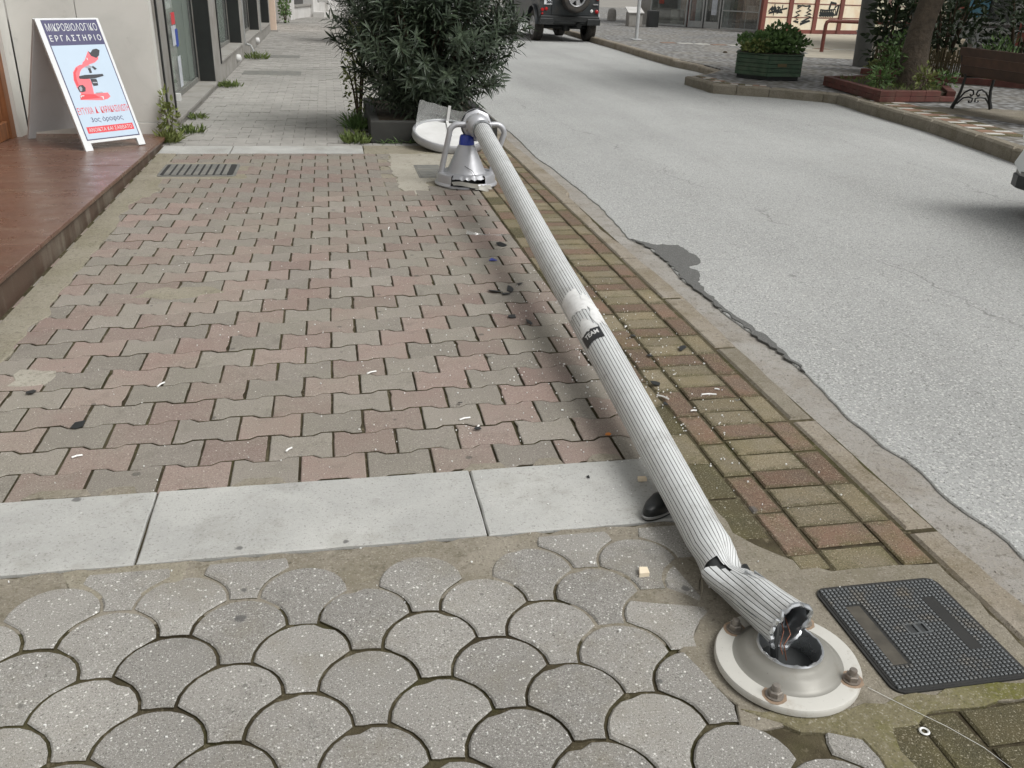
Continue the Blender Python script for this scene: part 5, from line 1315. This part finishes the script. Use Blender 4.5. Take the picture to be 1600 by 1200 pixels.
for (x, y, r_, h, n, m_, sd_, lb, L_, w_) in ((10.15, 15.6, .45, 1.9, 520, 'leaf_dark', 51, 'big leaved dark shrub right beside the thick grey pole', .17, .085), (10.8, 14.9, .6, 2.0, 700, 'leaf_dark', 52, 'dark shrub behind the cane fence and the tree trunk', .15, .07),
                              (11.5, 13.9, .6, 2.0, 700, 'leaf_dark', 53, 'dark shrub behind the bench end of the cane fence', .14, .06), (11.2, 16.2, .6, 2.1, 500, 'leaf_dark', 54, 'dark shrub at the back of the planted bed', .16, .08),
                              (9.95, 15.0, .30, .75, 260, 'leaf_mid', 55, 'lighter green shrub at the left end of the cane fence', .09, .05), (9.72, 15.25, .16, .22, 120, 'leaf_yellow', 56, 'small bright plant at the foot of the thick grey pole', .07, .04),
                              (10.9, 13.6, .35, .7, 260, 'leaf_mid', 57, 'grassy green shrub over the cane fence behind the bench', .13, .03)):
    leafy('shrub', (x, y, RP), (r_, r_), h, n, L_, w_, m_, sd_, lb, 'shrub')

# park bench
bn = tag(empty('park_bench', (7.88, 10.42, RP), R(-90)), 'dark wooden park bench with scrolled cast-iron legs on the far pavement', 'bench')
def bar(pts, r=.014, name='leg', n=7): mb = MB(); mb.tube(pts, r, n); return mb.build(name, M['black_metal'], bn, smooth=True)
# seat faces local +y (away from the road); the back is towards the road
for X in (.02, 1.62):
    mb = MB()
    mb.tube([(X - .05, -.02, 0), (X - .02, .0, .10), (X, .02, .22), (X, .04, .40), (X - .02, -.05, .60), (X - .03, -.08, .73)], [.026, .022, .018, .018, .018, .016], 8)
    mb.tube([(X + .02, .50, 0), (X, .47, .10), (X, .45, .22), (X, .46, .40)], [.026, .022, .018, .018], 8)
    mb.tube([(X, .03, .39), (X, .46, .39)], .016, 7)
    for s_, y0 in ((1, .0), (-1, .47)):
        mb.tube([(X, y0, .10), (X, y0 + s_ * .08, .20), (X, y0 + s_ * .15, .235), (X, y0 + s_ * .20, .22), (X, y0 + s_ * .215, .18), (X, y0 + s_ * .185, .155), (X, y0 + s_ * .165, .175)], .011, 6)
        mb.tube([(X, y0, .06), (X, y0 + s_ * .07, .13), (X, y0 + s_ * .15, .145), (X, y0 + s_ * .215, .125), (X, y0 + s_ * .21, .085), (X, y0 + s_ * .17, .08), (X, y0 + s_ * .165, .10)], .011, 6)
    mb.tube([(X, -.05, .56), (X, .15, .60), (X, .40, .60), (X, .50, .55), (X, .47, .42)], .016, 7)
    mb.build('leg', M['black_metal'], bn, smooth=True)
for k in range(4): MB().bbox(-.02, .03 + .115 * k, .405, 1.75, .13 + .115 * k, .435, .006).build('seat_slat', M['bench_wood'], bn)
for k in range(3): mb = MB(); mb.prism([(-.02, -.012), (1.75, -.012), (1.75, .012), (-.02, .012)], 0, .101, .005, 0, xf((0, .0 - .032 * k,   .43 + .105 * k), rx=R(14))); mb.build('back_slat', M['bench_wood'], bn)

# cafe front and its tall tables behind the bench
cafe = tag(empty('cafe_building', (15.2, 20, RP)), 'dark cafe front with posters and glazing behind the bench', 'building')
MB().box(0, -14, 2.6, 8, 5, 5).build('upper_wall', M['wall_grey'], cafe); MB().box(0, -14, -.06, .3, 5, .32).build('plinth', M['wall_grey'], cafe)
MB().box(2.5, -14, -.06, 2.6, 5, 2.598).build('back_wall', M['interior_dark'], cafe)
for k in range(8):
    y = -13.9 + 2.35 * k; MB().box(0, y, .322, .12, y + .12, 2.598).build('pillar', M['black_clad'] if k % 2 else M['alu_frame'], cafe); MB().box(.05, y + .122, .33, .06, y + 2.348, 2.59).build('pane', M['shop_glass'], cafe)
for (y, z0, z1, w_, m_) in ((1.2, .75, 1.5, .35, 'cream_panel'), (.55, .8, 1.5, .25, 'poster_a'), (-.3, .9, 1.6, .7, 'poster_c'), (2.1, .5, 1.4, .4, 'cream_panel'), (-1.9, .35, .85, .45, 'poster_a'), (-2.6, .35, .95, .5, 'poster_b'), (-3.6, .4, .95, .5, 'poster_b')):
    MB().box(-.012, y, z0, -.002, y + w_, z1).build('poster', M[m_], cafe)
MB().box(-.10, -14, .323, -.001, 5, .37).build('ledge', M['alu_frame'], cafe); MB().box(-.06, -14, .66, -.001, 5, .69).build('ledge', M['alu_frame'], cafe)
for k, (x, y, lb) in enumerate(((12.45, 17.0, 'pale legged tall table nearest the tree, behind the bench'), (12.98, 17.0, 'second pale legged tall table behind the bench'), (13.9, 16.6, 'tall table behind the bench at the right edge'))):
    tb_ = tag(empty('bar_table', (x, y, RP)), lb, 'table', 'tall tables in front of the cafe')
    mb = MB(); mb.lathe([(.26, 1.0), (.265, 1.01), (.265, 1.03), (.0, 1.032)], 24); mb.build('table_top', M['black_plastic'], tb_, smooth=True)
    mb = MB(); mb.tube([(0, 0, .02), (.02, 0, 1.0)], .035, 10); mb.build('leg', M['alu_frame'], tb_, smooth=True); mb = MB(); mb.lathe([(.22, 0), (.22, .015), (.04, .03), (0, .03)], 20); mb.build('base', M['alu_frame'], tb_, smooth=True)
mb = MB(); mb.tube([(12.5 + .45 * k / 12 - .0, 16.8, RP + .25 + .42 * math.sin(math.pi * k / 12)) for k in range(13)], .014, 6); tag(mb.build('bike_hoop', M['pole_dark'], smooth=True), 'thin arched metal hoop between the tall tables', 'hoop')
o = MB().bbox(-.5, -.3, 0, .5, .3, .5, .03).build('bench_block', M['cream_panel']); o.location = (13.1, 18.4, RP); tag(o, 'low cream block seat beyond the tall tables', 'seat')

# ------------------------------------------------------------------ dark off-road car
jp = tag(empty('offroad_car', (6.43, 24.72, ROAD), R(3)), 'dark grey off-road car with a rear spare wheel parked by the far kerb', 'car')
HW = .84
def JP(mb, name, m, parent=None, sm=False): return mb.build(name, M[m], parent or jp, smooth=sm)
# lower body as a side profile with wheel arches, swept across the width
def arch(cx, r, n=9): return [(cx - r * math.cos(math.pi * k / (n - 1)), .44 + r * math.sin(math.pi * k / (n - 1))) for k in range(n)]
side = [(.10, .52), (.10, .95), (.12, 1.20), (3.0, 1.20), (3.95, 1.14), (4.02, 1.08), (4.02, .56), (3.88, .50)] + arch(3.42, .46)[::-1] + [(2.9, .44), (1.13, .44)] + arch(.67, .46)[::-1] + [(.18, .50)]
mb = MB(); mb.prism(side, -HW, HW, 0, 0, Matrix(((0, 0, 1, 0), (1, 0, 0, 0), (0, 1, 0, 0), (0, 0, 0, 1))))
body = JP(mb, 'body', 'jeep_body'); bv = body.modifiers.new('bevel', 'BEVEL'); bv.width = .03; bv.segments = 2; bv.limit_method = 'ANGLE'
cab = [(.13, 1.203), (.20, 1.86), (.30, 1.93), (2.55, 1.93), (2.66, 1.88), (2.96, 1.203)]
mb = MB(); mb.prism(cab, -HW + .03, HW - .03, 0, 0, Matrix(((0, 0, 1, 0), (1, 0, 0, 0), (0, 1, 0, 0), (0, 0, 0, 1)))); c_ = JP(mb, 'cabin', 'jeep_body'); bv = c_.modifiers.new('bevel', 'BEVEL'); bv.width = .05; bv.segments = 2
for sx in (-1, 1):
    x = sx * (HW - .028)
    for (a, b) in ((.35, 1.15), (1.25, 1.95), (2.05, 2.62)):
        mb = MB(); mb.prism([(a, 1.28), (b + (.0 if b < 2.5 else .06), 1.28), (b - (.0 if b < 2.5 else .1), 1.74), (a, 1.74)], -.004, .004, 0, 0, Matrix.Translation((x, 0, 0)) @ Matrix(((0, 0, 1, 0), (1, 0, 0, 0), (0, 1, 0, 0), (0, 0, 0, 1)))); JP(mb, 'side_window', 'car_glass')
    mb = MB(); mb.tube([(sx * (HW + .03), 1.1, .46), (sx * (HW + .05), 1.2, .45), (sx * (HW + .05), 2.8, .45), (sx * (HW + .03), 2.9, .46)], .035, 8); JP(mb, 'side_step', 'rim', None, True)
    for cx in (.67, 3.42):
        mb = MB(); pts = arch(cx, .49, 13)
        v = []; f = []
        for (y, z) in pts:
            dy, dz = y - cx, z - .44; v += [(sx * (HW + .01), y, z), (sx * (HW + .075), cx + dy * .99, .44 + dz * .99), (sx * (HW + .075), cx + dy * .90, .44 + dz * .90), (sx * (HW - .02), cx + dy * .90, .44 + dz * .90)]
        for k in range(len(pts) - 1):
            for j in range(3): f.append((k * 4 + j, k * 4 + j + 1, (k + 1) * 4 + j + 1, (k + 1) * 4 + j))
        mb.add(v, f); JP(mb, 'wheel_arch', 'jeep_body', None, True)
    mb = MB(); mb.bbox(sx * (HW + .16) - .07, 2.72, 1.22, sx * (HW + .16) + .07, 2.80, 1.42, .02); JP(mb, 'mirror', 'jeep_black')
def wheel(loc, parent, rot, r=.385, w=.255):
    e = empty('wheel', loc); e.parent = parent; e.rotation_euler = rot
    mb = MB(); prof = [(r * .62, -w / 2 + .02), (r * .86, -w / 2), (r * .95, -w / 2 + .012), (r, -w / 2 + .045)]
    tread = 40; mb.lathe(prof + [(r, w / 2 - .045), (r * .95, w / 2 - .012), (r * .86, w / 2), (r * .62, w / 2 - .02)], 40)
    mb.build('tyre', M['tyre'], e, smooth=True)
    tb2 = MB()
    for k in range(tread):
        a = 2 * math.pi * k / tread
        for (z0, z1, off) in ((-w / 2 + .03, -.045, 0), (-.035, .035, .5), (.045, w / 2 - .03, 0)):
            mt = Matrix.Rotation(a + off * 2 * math.pi / tread, 4, 'Z'); tb2.box(r - .004, -.020, z0, r + .008, .020, z1, 0, mt)
    tb2.build('tread', M['tyre'], e, kind='stuff')
    mb = MB(); mb.lathe([(r * .63, w / 2 - .02), (r * .60, w / 2 - .012), (r * .57, w / 2 - .03), (r * .5, w / 2 - .10), (.0, w / 2 - .11)], 32); mb.build('rim', M['jeep_black'], e, smooth=True)
    mb = MB()
    for k in range(5):
        mt = Matrix.Rotation(2 * math.pi * k / 5, 4, 'Z'); mb.prism([(.03, -.045), (r * .58, -.062), (r * .60, .0), (r * .58, .062), (.03, .045)], w / 2 - .075, w / 2 - .03, .008, 0, mt)
    mb.lathe([(.075, w / 2 - .03), (.06, w / 2 - .018), (.0, w / 2 - .016)], 20); mb.lathe([(r * .635, w / 2 - .018), (r * .61, w / 2 - .005), (r * .56, w / 2 - .022), (r * .53, w / 2 - .06)], 40); mb.build('spokes', M['rim'], e, smooth=True)
    return e
for sx in (-1, 1):
    for cx in (.67, 3.42): wheel((sx * (HW - .09), cx, .385), jp, (0, R(90 * sx), 0))
wheel((.10, -.10, 1.13), jp, (R(90), 0, 0), .375, .24).name = 'spare_wheel'
JPB = lambda x0, y0, z0, x1, y1, z1, m, nm, b=.01, p=None: JP(MB().bbox(x0, y0, z0, x1, y1, z1, b), nm, m, p)
dj = JPB(-.50, .075, .68, .62, .098, 1.84, 'jeep_body', 'rear_door', .01); JPB(-.40, .060, 1.33, .52, .074, 1.74, 'car_glass', 'rear_window', .005, dj)
JPB(-HW + .02, -.02, .52, HW - .02, .098, .66, 'jeep_black', 'bumper', .02); JPB(-HW, -.06, .44, -.48, .05, .60, 'jeep_black', 'bumper_end', .02); JPB(.48, -.06, .44, HW, .05, .60, 'jeep_black', 'bumper_end', .02)
for k, (x, z, r_, m_) in enumerate(((-.76, .80, .045, 'red_lens'), (-.655, .82, .045, 'red_lens'), (-.76, .70, .03, 'red_lens'), (.77, .78, .05, 'red_lens'), (.62, .79, .045, 'clear_lens'), (.78, 1.10, .045, 'red_lens'), (-.76, 1.10, .045, 'red_lens'))):
    mb = MB(); mb.lathe([(r_, 0), (r_, .02), (r_ * .7, .035), (0, .04)], 18, mat=xf((x, .098, z), rx=R(90))); JP(mb, 'tail_light', m_, None, True)
JPB(-.72, .078, .93, -.40, .092, 1.16, 'plate_white', 'number_plate', .004); npl = [o for o in jp.children if o.name.startswith('number_plate')][0]
JPB(-.715, .070, 1.05, -.66, .077, 1.15, 'plate_blue', 'plate_band', .001, npl)
for (tx, cx, cz, s_) in (('BIK', -.535, 1.10, .075), ('2647', -.56, .99, .08)):
    tv, tf = text_mesh(tx, s_, .85, .008); mb = MB(); mb.add([(cx + a, .0755, cz + b) for a, b, c in tv], tf); JP(mb, 'lettering', 'print_black', npl)
mb = MB(); mb.tube([(-.74, .67, .36), (.74, .67, .36)], .05, 8); mb.lathe([(.11, -.1), (.14, 0), (.11, .1)], 12, mat=xf((.1, .67, .36), rx=R(0))); JP(mb, 'rear_axle', 'jeep_black', None, True)
mb = MB(); mb.box(-.6, .2, .42, .6, 3.9, .56); JP(mb, 'chassis', 'jeep_black'); mb = MB(); mb.tube([(.3, .1, .42), (.3, .9, .42)], .07, 10); JP(mb, 'exhaust', 'jeep_black', None, True)
JPB(.66, .07, .94, .80, .096, .97, 'rim', 'badge', .002); JPB(-.55, 4.021, .62, .55, 4.05, 1.02, 'jeep_black', 'grille'); JPB(-HW, 4.0, .46, HW, 4.12, .60, 'jeep_black', 'bumper', .02)
for sx in (-1, 1):
    mb = MB(); mb.lathe([(.09, 0), (.09, .03), (.0, .045)], 18, mat=xf((sx * .68, 4.02, .88), rx=R(-90))); JP(mb, 'headlight', 'clear_lens', None, True)
JPB(-.7, 2.50, 1.30, .7, 2.51, 1.31, 'jeep_black', 'wiper', .001)
# windscreen
mb = MB(); mb.add([(-.72, 2.955, 1.25), (.72, 2.955, 1.25), (.68, 2.72, 1.82), (-.68, 2.72, 1.82), (-.72, 2.94, 1.25), (.72, 2.94, 1.25), (.68, 2.70, 1.82), (-.68, 2.70, 1.82)], [(0, 1, 2, 3), (7, 6, 5, 4), (0, 4, 5, 1), (2, 6, 7, 3), (1, 5, 6, 2), (0, 3, 7, 4)]); JP(mb, 'windscreen', 'car_glass')

# white hatchback at the right edge
wc = tag(empty('white_car', (5.58, 5.62, ROAD), R(180)), 'white hatchback with a black bumper strip cut off by the right edge', 'car')
HC = .78
SWP = Matrix(((0, 0, 1, 0), (1, 0, 0, 0), (0, 1, 0, 0), (0, 0, 0, 1)))
def arc2(cx, r, n=9): return [(cx - r * math.cos(math.pi * k / (n - 1)), .30 + r * math.sin(math.pi * k / (n - 1))) for k in range(n)]
prof = [(.12, .30), (.04, .365), (.11, .49), (.16, .50), (.16, .525), (.06, .535), (.06, .60), (.12, .68), (.34, .78), (.98, .84), (3.45, .90), (3.52, .60), (3.46, .30)] + arc2(2.95, .33)[::-1] + arc2(.72, .33)[::-1]
mb = MB(); mb.prism(prof, -HC, HC, 0, 0, SWP); b_ = mb.build('body', M['car_white'], wc); bv = b_.modifiers.new('bevel', 'BEVEL'); bv.width = .035; bv.segments = 3; bv.limit_method = 'ANGLE'
mb = MB(); mb.prism([(1.0, .845), (1.62, 1.32), (2.95, 1.38), (3.42, .90)], -HC + .12, HC - .12, 0, 0, SWP); b_ = mb.build('cabin', M['car_white'], wc); bv = b_.modifiers.new('bevel', 'BEVEL'); bv.width = .06; bv.segments = 3
for sx in (-1, 1):
    mb = MB(); mb.prism([(1.25, .93), (1.70, 1.27), (2.85, 1.30), (3.15, .95)], -.004, .004, 0, 0, Matrix.Translation((sx * (HC - .118), 0, 0)) @ SWP); mb.build('side_window', M['car_glass'], wc)
    for cx in (.72, 2.95): wheel((sx * (HC - .09), cx, .29), wc, (0, R(90 * sx), 0), .285, .17)
    mb = MB(); mb.prism([(-.01, .60), (.0, .70), (.05, .72), (.06, .60)], -.13, .13, .0, 0, Matrix.Translation((sx * (HC - .22), .06, 0)) @ SWP); mb.build('headlight', M['clear_lens'], wc)
bp_ = [(-HC + .0, .14), (-HC + .06, .02), (-HC + .22, -.04), (HC - .22, -.04), (HC - .06, .02), (HC, .14), (HC, .34), (-HC, .34)]
mb = MB(); mb.prism(bp_, .20, .335, .015); mb.build('bumper', M['grey_rubber'], wc)
mb = MB(); mb.prism([(x * 1.012, y - .010) for x, y in bp_], .205, .290, .006); mb.build('bumper_strip', M['black_plastic'], wc)
mb = MB(); mb.prism([(x * .88, y + .12) for x, y in bp_], .14, .198, .01); mb.build('lower_skirt', M['jeep_black'], wc)
mb = MB(); mb.add([(-.62, 1.03, .865), (.62, 1.03, .865), (.56, 1.60, 1.30), (-.56, 1.60, 1.30)], [(0, 1, 2, 3)]); mb.v = [(x, y - .02, z + .012) for x, y, z in mb.v]; mb.build('windscreen', M['car_glass'], wc)
MB().box(-.6, .35, .18, .6, 3.3, .3).build('underbody', M['jeep_black'], wc)

# ------------------------------------------------------------------ litter and splinters
def shard(x, y, pts, z, th, m, name, label, cat='fragment', group='broken lamp fragments', rx=0, ry=0, rz=0):
    o = MB().prism(pts, 0, th, 0).build(name, M[m]); o.location = (x, y, z); o.rotation_euler = (rx, ry, rz); return tag(o, label, cat, group)
bl = 'black plastic splinter '
for k, (x, y, s, lb) in enumerate(((.90, 4.69, .06, 'just left of the pole near the upper dent'), (.80, 3.93, .05, 'topmost of the cluster left of the pole'), (.86, 4.0, .035, 'lying alone close to the pole above the cluster'), (.735, 3.55, .035, 'on a red paver left of the stickers'), (.80, 3.47, .04, 'in the joint left of the paper sticker'), (.72, 3.90, .05, 'leftmost of the cluster left of the pole'), (.77, 3.86, .04, 'lowest of the cluster left of the pole'),
                            (1.132, 2.79, .036, 'torn and squarish on the mossy bricks right of the pole'), (1.11, 2.62, .018, 'small and rolled below the squarish one right of the pole'), (1.20, 3.27, .03, 'curled on the brick joint right of the stickers'), (1.36, 3.11, .03, 'thin and curved near the kerb bricks'), (1.20, 3.05, .02, 'tiny and round on an orange brick'), (-1.06, 2.98, .035, 'at the far left of the pavers'), (-.845, 2.70, .045, 'folded on the joint at lower left'), (.42, 2.52, .02, 'beside a white chip above the marble strip'), (.39, 2.72, .014, 'small dot on a grey paver right of centre'), (.70, 2.17, .012, 'small dot on the third marble slab'))):
    rs = random.Random(k + 100); n_ = rs.randint(5, 8); pts = [(s * rs.uniform(.35, 1) * math.cos(6.283 * j / n_), s * rs.uniform(.2, .6) * math.sin(6.283 * j / n_)) for j in range(n_)]
    shard(x, y, pts, .006, .002, 'black_plastic', 'plastic_splinter', bl + lb, rx=rs.uniform(-.35, .35), ry=rs.uniform(-.3, .3), rz=rs.uniform(0, 3))
shard(.80, 4.42, [(-.022, -.018), (.022, -.018), (.0, .03)], .004, .002, 'blue_plastic', 'plastic_splinter', 'blue triangular plastic splinter on the pavers left of the pole')
shard(.84, 2.43, [(-.012, -.006), (.004, -.009), (.011, .0), (.006, .010), (-.006, .007)], .003, .002, 'chip_orange', 'leaf_scrap', 'small orange scrap on the pavers beside the pole', 'scrap')
shard(.853, 2.13, [(-.012, -.008), (.014, -.009), (.013, .005), (-.010, .007)], .006, .010, 'cream_panel', 'cigarette_filter', 'cream filter lying on the marble strip by the pole', 'litter')
shard(.71, 1.70, [(-.012, -.014), (.014, -.014), (.016, .010), (-.004, .013)], .0, .012, 'cream_panel', 'paper_cup_scrap', 'crumpled cream scrap between the fish-scale tiles', 'litter')
mb = MB(); n_ = 14; v = []; f = []
for k in range(n_ + 1):
    a = 1.1 + 1.1 * k / n_; v += [(.20 * math.cos(a), .20 * math.sin(a) - .17, 0), (.20 * math.cos(a), .20 * math.sin(a) - .17, .022)]
for k in range(n_): f.append((2 * k, 2 * k + 2, 2 * k + 3, 2 * k + 1))
mb.add(v, f); o = mb.build('clear_splinter', M['clear_plastic'], smooth=True); o.location = (.85, 4.9, .004); o.rotation_euler = (-.7, 0, -.3); tag(o, 'curved clear plastic splinter on the pavers left of the pole', 'fragment')
mb = MB(); mb.lathe([(.0085, 0), (.011, .002), (.0085, .004), (.006, .002)], 14, close=True); o = mb.build('plastic_ring', M['chip_white'], smooth=True); o.location = (1.105, 1.115, .003); tag(o, 'tiny white plastic ring on the mossy concrete below the flange', 'ring')
mb = MB(); mb.tube([(1.06, 1.245, .003), (1.11, 1.18, .003), (1.16, 1.12, .003), (1.20, 1.06, .002), (1.22, 1.0, .003), (1.25, .94, .003)], .0006, 4); tag(mb.build('nylon_thread', M['chip_white']), 'thin white thread on the mossy concrete by the access cover', 'thread')
for (x, y, L, a, lb) in ((1.297, 2.68, .055, -.1, 'longest white straw-like sliver on the bricks right of the pole'), (1.19, 2.56, .022, 0, 'short white sliver below the longest one on the bricks'), (1.345, 2.72, .018, -.5, 'small white sliver at the kerb side of the bricks'), (1.12, 2.68, .05, -.9, 'grey-white sliver beside the squarish black splinter'), (.39, 2.60, .04, .3, 'white sliver in a joint above the third marble slab'), (.425, 2.535, .022, 1.2, 'white chip right above the third marble slab'), (.10, 3.02, .04, .5, 'white sliver in the middle of the red and grey pavers'), (-.18, 2.46, .028, .9, 'white sliver above the middle marble slab'), (-.80, 2.50, .03, .4, 'white sliver at lower left of the pavers'), (1.205, 3.38, .02, 1.0, 'white sliver at the brick joint right of the stickers'), (-.64, 3.0, .04, 1.1, 'white sliver on a grey paver in the left half'), (.30, 5.1, .05, 1.4, 'upright white sliver far up among the pavers')):
    mb = MB(); mb.tube([(-L / 2, 0, .004), (0, L * .06, .005), (L / 2, 0, .004)], .0032, 5); o = mb.build('plastic_sliver', M['chip_white']); o.location = (x, y, 0); o.rotation_euler.z = a; tag(o, lb, 'fragment', 'white slivers')
rs = random.Random(77); mb = MB()
for _ in range(800):
    if rs.random() < .55: x, y = rs.gauss(1.05, .16), rs.gauss(3.1, .55)
    elif rs.random() < .6: x, y = rs.uniform(-.9, .95), 1.2 + 4.5 * rs.random() ** 1.3
    else: x, y = rs.gauss(.5, .3), rs.gauss(2.9, .7)
    if x > 1.5 or y < 1.0 or math.hypot(x - FC.x, y - FC.y) < .16: continue
    s = rs.uniform(.0012, .0034) * (1.7 if rs.random() < .06 else 1); a = rs.uniform(0, 6.28); n_ = 4
    mb.prism([(x + s * rs.uniform(.5, 1.2) * math.cos(a + 6.283 * j / n_), y + s * rs.uniform(.3, 1) * math.sin(a + 6.283 * j / n_)) for j in range(n_)], .001, .0035 + rs.uniform(0, .002), 0)
mb.build('plastic_crumbs', M['chip_white'], kind='stuff')
mb = MB()
for _ in range(260):
    x = rs.gauss(1.70, .06); y = rs.uniform(1.2, 9); s = rs.uniform(.0015, .005)
    if not 1.64 < x < 1.8: continue
    mb.lathe([(s, 0), (s * .8, s * .5), (0, s * .7)], 5, mat=xf((x, y, -.088), rz=rs.uniform(0, 6)))
mb.build('gutter_grit', M['gutter'], kind='stuff')
for k, (x, y, s, lb) in enumerate(((1.66, 1.70, .017, 'pale pebble in the gutter beyond the access cover'), (1.68, 2.0, .012, 'grey pebble in the gutter by the widest kerb stone'), (1.66, 1.84, .014, 'dark pebble lying against the near kerb edge'))):
    o = MB().bbox(-s, -s * .7, 0, s, s * .7, s * 1.1, s * .3).build('pebble', M['marble'] if k != 2 else M['iron_dark']); o.location = (x, y, -.088); o.rotation_euler.z = k; tag(o, lb, 'pebble')

# black shoe wedged under the pole
so = tag(empty('shoe', (.872, 1.985, .004), R(-52)), 'black shoe tip with a pale sole edge wedged under the fallen pole', 'shoe')
def shoe(zs, name, m, k=.88, tp=0):
    v = []; f = []; n_ = 28; m_ = len(zs)
    for (z, sc, sh) in zs:
        for j in range(n_):
            a = 2 * math.pi * j / n_; ca, sa_ = math.cos(a), math.sin(a)
            x = (.040 + .004 * (sa_ > 0)) * ca * sc * k; y = (.115 * sa_ if sa_ < 0 else .05 * sa_) * sc * k + sh; v.append((x, -y * -1, z))
    for i in range(m_ - 1):
        for j in range(n_): f.append((i * n_ + j, i * n_ + (j + 1) % n_, (i + 1) * n_ + (j + 1) % n_, (i + 1) * n_ + j))
    f.append(list(range(n_ - 1, -1, -1))); f.append([(m_ - 1) * n_ + j for j in range(n_)])
    mb = MB(); mb.add(v, f); return mb.build(name, M[m], so, smooth=True)
shoe([(0, 1.0, 0), (.006, 1.02, 0)], 'outsole', 'black_plastic'); shoe([(.0062, 1.03, 0), (.0125, 1.04, 0)], 'sole_edge', 'grey_rubber')
shoe([(.0127, .98, 0), (.022, .97, -.002), (.034, .84, -.012), (.040, .62, -.024), (.042, .3, -.03)], 'upper', 'black_plastic')
